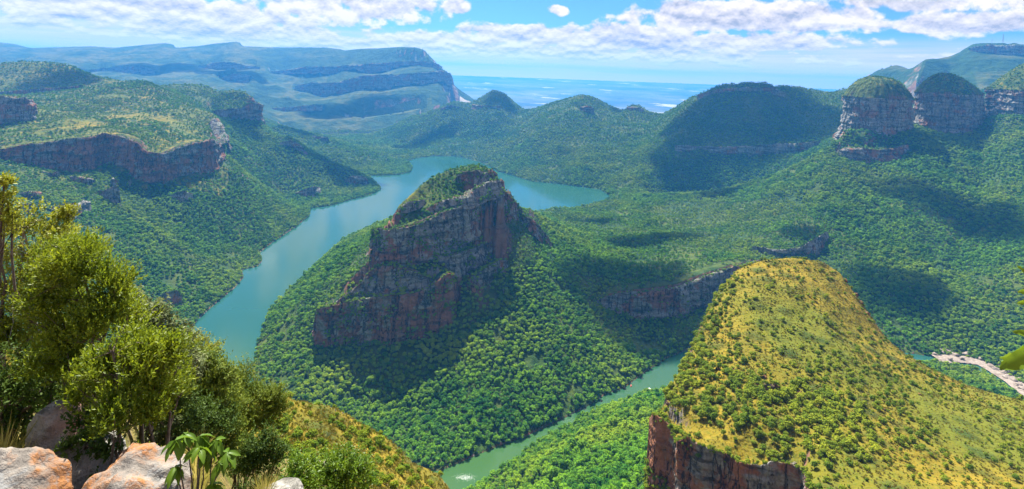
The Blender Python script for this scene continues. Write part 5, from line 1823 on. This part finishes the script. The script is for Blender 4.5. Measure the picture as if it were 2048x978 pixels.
def leaf_mesh(L, Wd, bend=.25, n=7, wave=.0, seed=0):
    """one broad leaf: blade with a midrib fold, curved along its length"""
    t = np.linspace(0, 1, n)
    w = Wd * np.sin(np.pi * np.clip(t * .93 + .04, 0, 1)) ** .75 * (1 - .25 * t)
    z = -bend * L * t ** 2
    V, Fc = [], []
    for i in range(n):
        e = wave * math.sin(i * 2.1 + seed) * Wd
        V += [(t[i] * L, w[i], z[i] + w[i] * .35 + e), (t[i] * L, w[i] * .5, z[i] + w[i] * .1), (t[i] * L, 0, z[i]), (t[i] * L, -w[i] * .5, z[i] + w[i] * .1), (t[i] * L, -w[i], z[i] + w[i] * .35 - e)]
    for i in range(n - 1):
        for k in range(4):
            Fc.append((i * 5 + k, i * 5 + k + 1, (i + 1) * 5 + k + 1, (i + 1) * 5 + k))
    return np.array(V, float), Fc


def broad_plant():
    """young plant with big glossy leaves in whorls on thin stems; every leaf is a part"""
    b = np.array(at(395, 1010, 4.6))
    root = bpy.data.objects.new('broadleaf_plant', None); C.objects.link(root); root.location = tuple(b)
    tag(root, 'young plant with big glossy drooping leaves on thin stems beside the slab', 'plant')
    rng = np.random.default_rng(77)
    d = 4.6
    LM = [mesh_np('leaf', *leaf_mesh(.135, .034, .38, wave=.12, seed=k), M_LEAF_BROAD) for k in range(3)]
    tips = [(372, 868, 14), (400, 872, 14), (432, 880, 16), (455, 905, 16), (352, 880, 8), (415, 905, 12), (440, 925, 9), (350, 935, 8), (425, 968, 9), (398, 895, 9)]
    for (x, y, n) in tips:
        e = np.array(P(x, y, d + rng.uniform(-.12, .12))) - b
        s = np.array([rng.uniform(-.03, .03), rng.uniform(-.03, .03), -.05])
        V, Fc = tube(wiggle(s, e, 7, .012, rng), .009, .004, 5)
        link('stem', mesh_np('stem', V, Fc, M_BARK), root)
        for q in range(n):
            a = q * 2.4 + rng.uniform(-.3, .3)
            o = link('leaf', LM[q % 3], root)
            o.location = tuple(e + np.array([0, 0, -.012 * (q // 4)]))
            o.rotation_euler = (rng.uniform(-.3, .3), rng.uniform(.0, .75) + .1 * (q // 4), a)
            sc_ = rng.uniform(.62, 1.05)
            o.scale = (sc_, sc_, sc_)


broad_plant()


def edge_branch():
    """a leafy twig close to the camera, reaching in over the right edge"""
    d = 2.1
    b = np.array(P(2150, 690, d))
    root = bpy.data.objects.new('leafy_branch', None); C.objects.link(root); root.location = tuple(b)
    tag(root, 'green leafy twig close by, reaching in over the right edge', 'branch')
    rng = np.random.default_rng(9)
    main = wiggle(b - b, np.array(P(2060, 640, d)) - b, 7, .006, rng)
    V, Fc = tube(main, .008, .004, 6)
    link('twig', mesh_np('twig', V, Fc, M_BARK), root)
    V, Fc = tube(wiggle(main[-1], np.array(P(2062, 560, d)) - b, 6, .006, rng), .004, .0025, 6)
    link('twig', mesh_np('twig', V, Fc, M_BARK), root)
    me = [mesh_np('leaf', *leaf_mesh(.155, .034, .12, 9, .22, k), M_LEAF_BROAD) for k in range(3)]
    # base pixel, heading in the picture plane (degrees, 180 = to the left), roll, size
    for k, (x, y, hd, roll, s, dy) in enumerate(((2072, 705, 200, .9, 1.0, .0), (2075, 712, 186, .2, .9, .03), (2066, 672, 168, 1.0, .45, -.02), (2068, 690, 215, .5, .5, .04), (2066, 586, 172, .7, .42, 0), (2064, 560, 128, .9, .42, .02), (2068, 600, 200, .5, .36, -.03), (2064, 545, 60, .6, .5, .0), (2070, 640, 30, .3, .6, 0), (2080, 740, 320, .8, .8, .02))):
        o = link('leaf', me[k % 3], root)
        p = np.array(P(x, y, d + dy)) - b
        h = math.radians(hd)
        ax = Vector((math.cos(h), rng.uniform(-.25, .25), math.sin(h))).normalized()
        nrm = Vector((0, -1, .25))
        sd = nrm.cross(ax).normalized()
        nn = ax.cross(sd)
        M = Matrix((ax, sd, nn)).transposed().to_4x4() @ Matrix.Rotation(roll - .5, 4, 'X')
        o.matrix_local = Matrix.Translation(Vector(p)) @ M @ Matrix.Scale(s, 4)


edge_branch()


# long dry grass
def make_grass_mat(name, a, b):
    m, t, out = new_mat(name)
    ri = t.node('ShaderNodeNewGeometry').outputs['Random Per Island']
    c = t.mix(ri, a, b)
    bs = t.node('ShaderNodeBsdfPrincipled'); t.put(bs.inputs['Base Color'], c); bs.inputs['Roughness'].default_value = .6
    tr = t.node('ShaderNodeBsdfTranslucent'); t.put(tr.inputs['Color'], c)
    ms = t.node('ShaderNodeMixShader'); ms.inputs[0].default_value = .4
    t.l.new(bs.outputs[0], ms.inputs[1]); t.l.new(tr.outputs[0], ms.inputs[2]); t.l.new(ms.outputs[0], out.inputs['Surface'])
    return m


M_GRASS = make_grass_mat('long_grass', (0.20, 0.20, 0.025), (0.50, 0.40, 0.11))
M_TUFT = make_grass_mat('grass_tufts', (0.095, 0.105, 0.007), (0.245, 0.185, 0.018))


def grass_field(name, label, spots, n, hmin, hmax, seed, mat):
    """blades rooted on the ground round the given spots (x, y, depth, radius in metres)"""
    rng = np.random.default_rng(seed)
    LV, LF, nl = [], [], 0
    for (x, y, d, r) in spots:
        q = P(x, y, d)
        m = int(n * r * r / .25)
        a = rng.uniform(0, 6.28, m); rr = r * np.sqrt(rng.random(m))
        # blades stand in tufts
        tx = q[0] + np.round((rr * np.cos(a)) / .14) * .14 + rng.normal(size=m) * .025
        ty = q[1] + np.round((rr * np.sin(a)) / .14) * .14 + rng.normal(size=m) * .025
        z = ground_z(tx, ty)
        c = np.stack([tx, ty, z - .02], 1)
        ax = rng.normal(size=(m, 3)) * np.array([.33, .33, .05]) + np.array([.1, 0, 1])
        ax /= np.linalg.norm(ax, axis=1)[:, None]
        L = rng.uniform(hmin, hmax, m)
        V, F1 = leaf_quads(c, ax, rng.normal(size=(m, 3)), L, np.full(m, .004) + L * .006, .1, rng.uniform(.05, .35))
        LV.append(V); LF.append(F1 + nl); nl += len(V)
    o = link(name, mesh_np(name, np.concatenate(LV), np.concatenate(LF), mat, False))
    tag(o, label, 'grass', kind='stuff')


grass_field('grass', 'long pale dry grass between the orange slab and the shrubs', [(x_, y_, hit_ground(x_, y_, d_), r_) for x_, y_, d_, r_ in ((400, 965, 5.2, .45), (430, 945, 6.2, .5), (470, 950, 6.2, .5), (380, 930, 6.8, .5), (340, 920, 7.2, .5), (420, 920, 7.4, .6), (480, 925, 7.2, .6), (360, 905, 8.4, .6), (440, 905, 9.0, .7), (500, 950, 7.0, .6), (320, 900, 8.8, .6), (500, 905, 10.0, .8), (540, 940, 9.0, .8), (580, 960, 9.5, .8), (640, 965, 10.0, .9), (720, 970, 10.5, .9))], 420, .22, .50, 5, M_GRASS)
grass_field('grass', 'bright green grass blades at the left edge beside the boulder', [(5, 830, 5.6, .45), (35, 860, 5.4, .35), (-20, 860, 5.2, .5)], 520, .3, .65, 6, M_GRASS)

# grass tufts over the dome and the near ridge: too many to count
def tuft_mesh(seed):
    rng = np.random.default_rng(seed)
    m = 26
    c = np.concatenate([rng.normal(size=(m, 2)) * .16, np.full((m, 1), -.05)], 1)
    ax = rng.normal(size=(m, 3)) * np.array([.5, .5, .1]) + np.array([0, 0, .8]); ax /= np.linalg.norm(ax, axis=1)[:, None]
    V, F1 = leaf_quads(c, ax, rng.normal(size=(m, 3)), rng.uniform(.4, .8, m), np.full(m, .085), .2, .3)
    return mesh_np('grass_tuft', V, F1, M_TUFT, False)


def tufts(reg, n, zmin, s0, s1, label, seed):
    pts = scatter_in(reg, n, zmin, s0, s1, lambda X, Y, z: np.clip(.55 + .6 * fbm2(X / 17, Y / 17, 3, 88), .1, 1))
    srcs = []
    for k in range(3):
        o = link('grass_tuft', tuft_mesh(seed + k), None, tuple(pts[k, :3]), 0, float(pts[k, 3]))
        tag(o, 'tuft of dry yellow grass', 'grass', 'grass tufts', 'stuff')
        srcs.append(o)
    instancer('grass', label, 'grass', pts[3:], srcs, seed)


tufts('dome', 16000, -300, .8, 1.9, 'dry yellow grass tufts covering the grassy dome', 500)
tufts('near_ridge', 6000, -150, .5, 1.2, 'dry yellow grass tufts covering the near ridge', 510)

# rock pieces in the scrub of the dome
for k, (x, y, d, r) in enumerate(((1400, 735, 386, 1.6), (1412, 752, 372, 2.2), (1436, 742, 377, 1.5), (1470, 748, 374, 1.8), (1530, 752, 366, 1.5), (1340, 800, 352, 2.4), (1322, 835, 327, 2.0), (1350, 905, 306, 1.6), (1590, 905, 285, 1.4), (1690, 562, 552, 2.2), (1712, 588, 540, 2.6), (1722, 606, 533, 2.2), (1735, 638, 522, 2.0), (1420, 642, 468, 1.6), (1600, 770, 352, 1.2), (1652, 812, 336, 1.3), (1770, 800, 350, 1.1), (1840, 770, 392, 1.2))):
    q = P(x, y, d)
    gz = float(ground_z(np.array([q[0]]), np.array([q[1]]))[0])
    boulder('rock', 'pale weathered rock lying among the scrub of the dome', (q[0], q[1], gz + r * .15), (r * 1.2, r, r * .8), 90 + k, k * 1.3, M_ROCK_NEAR, 0, .3, 3, 'rock', 'rocks in the scrub of the dome', 7)

# ------------------------------------------------------------------ pale rocky river bed on the right, boats, the splash of light on the water, mast
def make_bed_rock():
    m, t, out = new_mat('pale_river_rock')
    pos = t.node('ShaderNodeNewGeometry').outputs['Position']
    n, n2 = t.noise(pos, .12, 5, .65), t.noise(pos, .5, 5, .65)
    principled(t, out, t.mix(t.rng(n2, .5, .66), t.mix(t.rng(n, .35, .65), (0.15, 0.115, 0.085), (0.30, 0.25, 0.205)), (0.16, 0.12, 0.09)), .9, .2, bump(t, t.math('ADD', n, n2), .8, 1.2))
    return m


M_BED = make_bed_rock()
k = 0
for (x, y, r, ry, lab) in ((1888, 706, 16, 9, 'largest pale pink rock hump at the start of the river bed'), (1910, 714, 10, 6, None), (1935, 712, 12, 7, 'wide pale rock beside the tree line of the river bed'), (1952, 716, 8, 6, None), (1965, 722, 10, 6, None), (1980, 735, 8, 5, None),
                         (1992, 742, 9, 6, None), (2006, 748, 8, 5, None), (2015, 757, 9, 6, None), (2026, 763, 8, 5, None), (2034, 772, 9, 6, None), (2046, 780, 9, 6, None), (1900, 722, 7, 5, None), (1925, 722, 6, 4, None), (1975, 727, 6, 4, None), (2000, 737, 6, 4, None), (2018, 748, 6, 4, None), (2040, 764, 7, 5, None), (2060, 782, 9, 6, None), (2075, 795, 9, 6, None), (1872, 712, 8, 5, None)):
    q = W(x, y)
    boulder('river_rock', lab or 'pale boulder lying in the stony river bed behind the dome', (q[0], q[1], WATER + 2.5), (r, ry * 1.6, 4.5 + r * .18), 400 + k, .4 * k, M_BED, 0, .35, 4, 'rock', 'pale rocks of the river bed', 6)
    k += 1


def gravel_bank():
    """stony bank: one strip of pale gravel laid along the bed"""
    path = [W(1868, 717), W(1905, 719), W(1950, 721), W(1985, 738), W(2020, 758), W(2060, 788), W(2110, 820), W(2180, 865)]
    V, Fc = [], []
    n = 60
    P_, s = resample(np.concatenate([np.array(path), np.zeros((len(path), 3))], 1), n)
    for i in range(n):
        tdir = P_[min(i + 1, n - 1), :2] - P_[max(i - 1, 0), :2]; tdir /= np.linalg.norm(tdir)
        nd = np.array([-tdir[1], tdir[0]])
        for j, w in enumerate(np.linspace(-1, 1, 9)):
            hw = 15 + 7 * vn2(np.array([i * .31]), np.array([j * .9]), 3)[0]
            x, y = P_[i, :2] + nd * w * hw
            V.append((x, y, WATER + 1.1 + 2.2 * (1 - w * w) + 1.6 * vn2(np.array([x / 6.0]), np.array([y / 6.0]), 5)[0]))
    for i in range(n - 1):
        for j in range(8):
            Fc.append((i * 9 + j, i * 9 + j + 1, (i + 1) * 9 + j + 1, (i + 1) * 9 + j))
    o = link('gravel_bank', mesh_np('gravel_bank', V, Fc, M_BED))
    tag(o, 'pale stony river bed winding behind the grassy dome', 'river bed', kind='structure')


gravel_bank()


def plain_mat(name, col, rough=.5):
    m, t, out = new_mat(name)
    n = t.noise(t.node('ShaderNodeTexCoord').outputs['Object'], 3.0, 3)
    principled(t, out, t.mix(t.rng(n, .3, .7), tuple(v * .85 for v in col), col), rough, .4)
    return m


def boat(label, q, heading, L, hull_col):
    root = bpy.data.objects.new('boat', None); C.objects.link(root)
    root.location = (q[0], q[1], WATER); root.rotation_euler = (0, 0, heading)
    tag(root, label, 'boat')
    mh, ms, mw = plain_mat('boat_hull', hull_col), plain_mat('boat_canopy', tuple(.9 * v for v in hull_col)), plain_mat('boat_deck', (.35, .27, .2))
    st = np.linspace(-1, 1, 13)
    V, Fc = [], []
    for s in st:
        w = .16 * L * (1 - max(0, s) ** 2.4) * (1 if s > -.98 else .9)
        k = .10 * L * (1 + .4 * max(0, s) ** 2)
        V += [(s * L / 2, -w, k), (s * L / 2, -w * .75, -.02 * L), (s * L / 2, 0, -.06 * L), (s * L / 2, w * .75, -.02 * L), (s * L / 2, w, k), (s * L / 2, w * .88, k * .45), (s * L / 2, -w * .88, k * .45)]
    for i in range(len(st) - 1):
        for j in range(7):
            Fc.append((i * 7 + j, i * 7 + (j + 1) % 7, (i + 1) * 7 + (j + 1) % 7, (i + 1) * 7 + j))
    Fc.append(tuple(range(7))); Fc.append(tuple(range(len(V) - 1, len(V) - 8, -1)))
    link('hull', mesh_np('hull', V, Fc, mh, False), root)
    def box(nm, x0, x1, y0, y1, z0, z1, mat):
        V = [(x, y, z) for x in (x0, x1) for y in (y0, y1) for z in (z0, z1)]
        link(nm, mesh_np(nm, V, [(0, 1, 3, 2), (4, 6, 7, 5), (0, 4, 5, 1), (2, 3, 7, 6), (0, 2, 6, 4), (1, 5, 7, 3)], mat, False), root)
    box('bench', -.25 * L, -.17 * L, -.12 * L, .12 * L, .05 * L, .085 * L, mw)
    box('bench', .02 * L, .10 * L, -.12 * L, .12 * L, .05 * L, .085 * L, mw)
    box('canopy', -.32 * L, .2 * L, -.145 * L, .145 * L, .27 * L, .295 * L, ms)
    for sx in (-.3, .18):
        for sy in (-.13, .13):
            box('post', (sx - .008) * L, (sx + .008) * L, (sy - .008) * L, (sy + .008) * L, .09 * L, .272 * L, ms)


boat('small white tour boat on the dark water of the gorge', W(1299, 779), math.radians(118), 8.0, (.80, .80, .78))
boat('small red boat close under the shaded far bank of the gorge', W(1262, 772), math.radians(70), 6.5, (.55, .07, .05))


def mast(x, y0, y1, d, label):
    b = P(x, y0, d); h = (y0 - y1) * d / F
    root = bpy.data.objects.new('mast', None); C.objects.link(root); root.location = (b[0], b[1], b[2] - 3)
    tag(root, label, 'mast')
    m = plain_mat('mast_steel', (.30, .30, .31))
    B = Bits()
    w = h * .045
    tops = []
    for (sx, sy) in ((-1, -1), (1, -1), (1, 1), (-1, 1)):
        V, Fc = tube([(sx * w, sy * w, 0), (sx * w * .3, sy * w * .3, h)], h * .012, h * .010, 4); B.add(V, Fc)
    for i in range(10):
        z0, z1 = h * i / 10, h * (i + 1) / 10
        a, c = w * (1 - .7 * i / 10), w * (1 - .7 * (i + 1) / 10)
        for (p, q) in (((-a, -a, z0), (c, -c, z1)), ((a, -a, z0), (c, c, z1)), ((a, a, z0), (-c, c, z1)), ((-a, a, z0), (-c, -c, z1))):
            V, Fc = tube([p, q], h * .006, h * .006, 3); B.add(V, Fc)
    link('lattice', B.mesh('lattice', m, False), root)
    V, Fc = tube([(0, 0, h * .98), (0, 0, h * 1.2)], h * .008, h * .004, 4)
    link('antenna', mesh_np('antenna', V, Fc, m), root)


mast(2006, 84, 68, 5150, 'tall lattice radio mast on top of the blue mountain at right')
mast(1984, 85, 77, 5150, 'short radio mast left of the tall one on the blue mountain')


# ------------------------------------------------------------------ sun glint on the river, painted as small white flakes on the water
def glint():
    m = plain_mat('glint', (.80, .82, .80), .6)
    rng = np.random.default_rng(3)
    q = W(930, 955)
    V, Fc = [], []
    for k in range(520):
        x, y = q[0] + rng.normal() * 7, q[1] + rng.normal() * 3.0
        L, w, a = rng.uniform(.15, .6), rng.uniform(.05, .11), rng.normal() * .5
        ca, sa = math.cos(a), math.sin(a)
        b = len(V)
        for i in range(8):
            t = i * math.pi / 4
            ex, ey = L * math.cos(t) * rng.uniform(.7, 1.1), w * math.sin(t)
            V.append((x + ex * ca - ey * sa, y + ex * sa + ey * ca, WATER + .03))
        V.append((x, y, WATER + .12))
        for i in range(8):
            Fc.append((b + i, b + (i + 1) % 8, b + 8))
    o = link('glint', mesh_np('glint', V, Fc, m))
    tag(o, 'sun glint at the bottom of the river, painted as white flakes', 'glint', kind='stuff')


glint()


# ------------------------------------------------------------------ the air: one closed box of thin blue haze
def make_haze():
    m, t, out = new_mat('haze')
    v = t.node('ShaderNodeVolumePrincipled')
    v.inputs['Color'].default_value = (0.06, 0.34, 0.84, 1)
    v.inputs['Density'].default_value = 0.000057
    v.inputs['Anisotropy'].default_value = 0.3
    t.l.new(v.outputs[0], out.inputs['Volume'])
    x0, x1, y0, y1, z0, z1 = -40000, 40000, -2500, 31500, -1100, 505
    V = [(x, y, z) for x in (x0, x1) for y in (y0, y1) for z in (z0, z1)]
    Fc = [(0, 1, 3, 2), (4, 6, 7, 5), (0, 4, 5, 1), (2, 3, 7, 6), (0, 2, 6, 4), (1, 5, 7, 3)]
    o = link('haze', mesh_np('haze', V, Fc, m, False))
    tag(o, 'thin blue haze filling the canyon and the far plain', 'haze', kind='stuff')


make_haze()


# ------------------------------------------------------------------ fair-weather clouds over the canyon, above the view: their shade lies on the hills
def make_clouds():
    m, t, out = new_mat('cloud')
    v = t.node('ShaderNodeVolumePrincipled')
    v.inputs['Color'].default_value = (1, 1, 1, 1)
    v.inputs['Density'].default_value = 0.022
    v.inputs['Anisotropy'].default_value = 0.5
    t.l.new(v.outputs[0], out.inputs['Volume'])
    bm0 = bmesh.new()
    bmesh.ops.create_icosphere(bm0, subdivisions=3, radius=1.0)
    base = np.array([v_.co[:] for v_ in bm0.verts]); fcs = np.array([[q.index for q in f_.verts] for f_ in bm0.faces])
    bm0.free()
    alt = 1500.0
    # (x, y, depth of the shaded ground; half length along x, half width along y, heading in degrees)
    spots = [(1500, 280, 3250, 520, 330, -10), (1370, 330, 3050, 200, 160, 0), (850, 290, 4350, 260, 150, 25), (690, 330, 2980, 230, 120, -35), (615, 305, 2960, 150, 90, 0),
             (1250, 545, 1420, 190, 110, 30), (1330, 650, 1270, 160, 60, 20), (1300, 480, 1800, 190, 70, 25), (1190, 445, 2150, 120, 45, 10), (1600, 462, 1760, 70, 45, 0), (1440, 400, 2450, 190, 50, -25),
             (1800, 585, 1450, 150, 110, 20), (1925, 430, 1850, 150, 260, 10), (1960, 300, 2400, 200, 90, 0), (475, 250, 2900, 150, 90, 0), (240, 140, 6800, 900, 300, 10), (470, 150, 6800, 500, 250, -15), (700, 225, 5700, 420, 260, 20), (1010, 260, 4500, 150, 80, 0), (1250, 225, 4300, 120, 60, 0), (590, 262, 3950, 200, 110, 0), (120, 165, 2950, 260, 110, 0)]
    for k, (x, y, d, a, b, hd) in enumerate(spots):
        g = np.array(P(x, y, d))
        L = (alt + 90 * (k % 3) - g[2]) / sun_dir.z
        c = g + np.array(sun_dir) * L
        rng = np.random.default_rng(700 + k)
        V, Fc = [], []
        n = 7
        h = math.radians(hd)
        r = 0.0
        q = base.copy()
        f1 = 1 + .6 * fbm3(q[:, 0] * 1.6 + k * 9, q[:, 1] * 1.6, q[:, 2] * 1.6, 3, 5) + .2 * fbm3(q[:, 0] * 5 + k, q[:, 1] * 5, q[:, 2] * 5, 2, 6)
        q = q * f1[:, None] * np.array([a, b, 75.0 + .10 * min(a, b)])
        q[:, 2] = np.where(q[:, 2] < 0, q[:, 2] * .35, q[:, 2])
        q = np.stack([q[:, 0] * math.cos(h) - q[:, 1] * math.sin(h), q[:, 0] * math.sin(h) + q[:, 1] * math.cos(h), q[:, 2]], 1)
        me = mesh_np('cloud', q, fcs, m, True)
        o = link('cloud', me, None, tuple(c))
        tag(o, 'white flat based cloud floating high over the canyon', 'cloud', 'clouds over the canyon', 'stuff')


make_clouds()
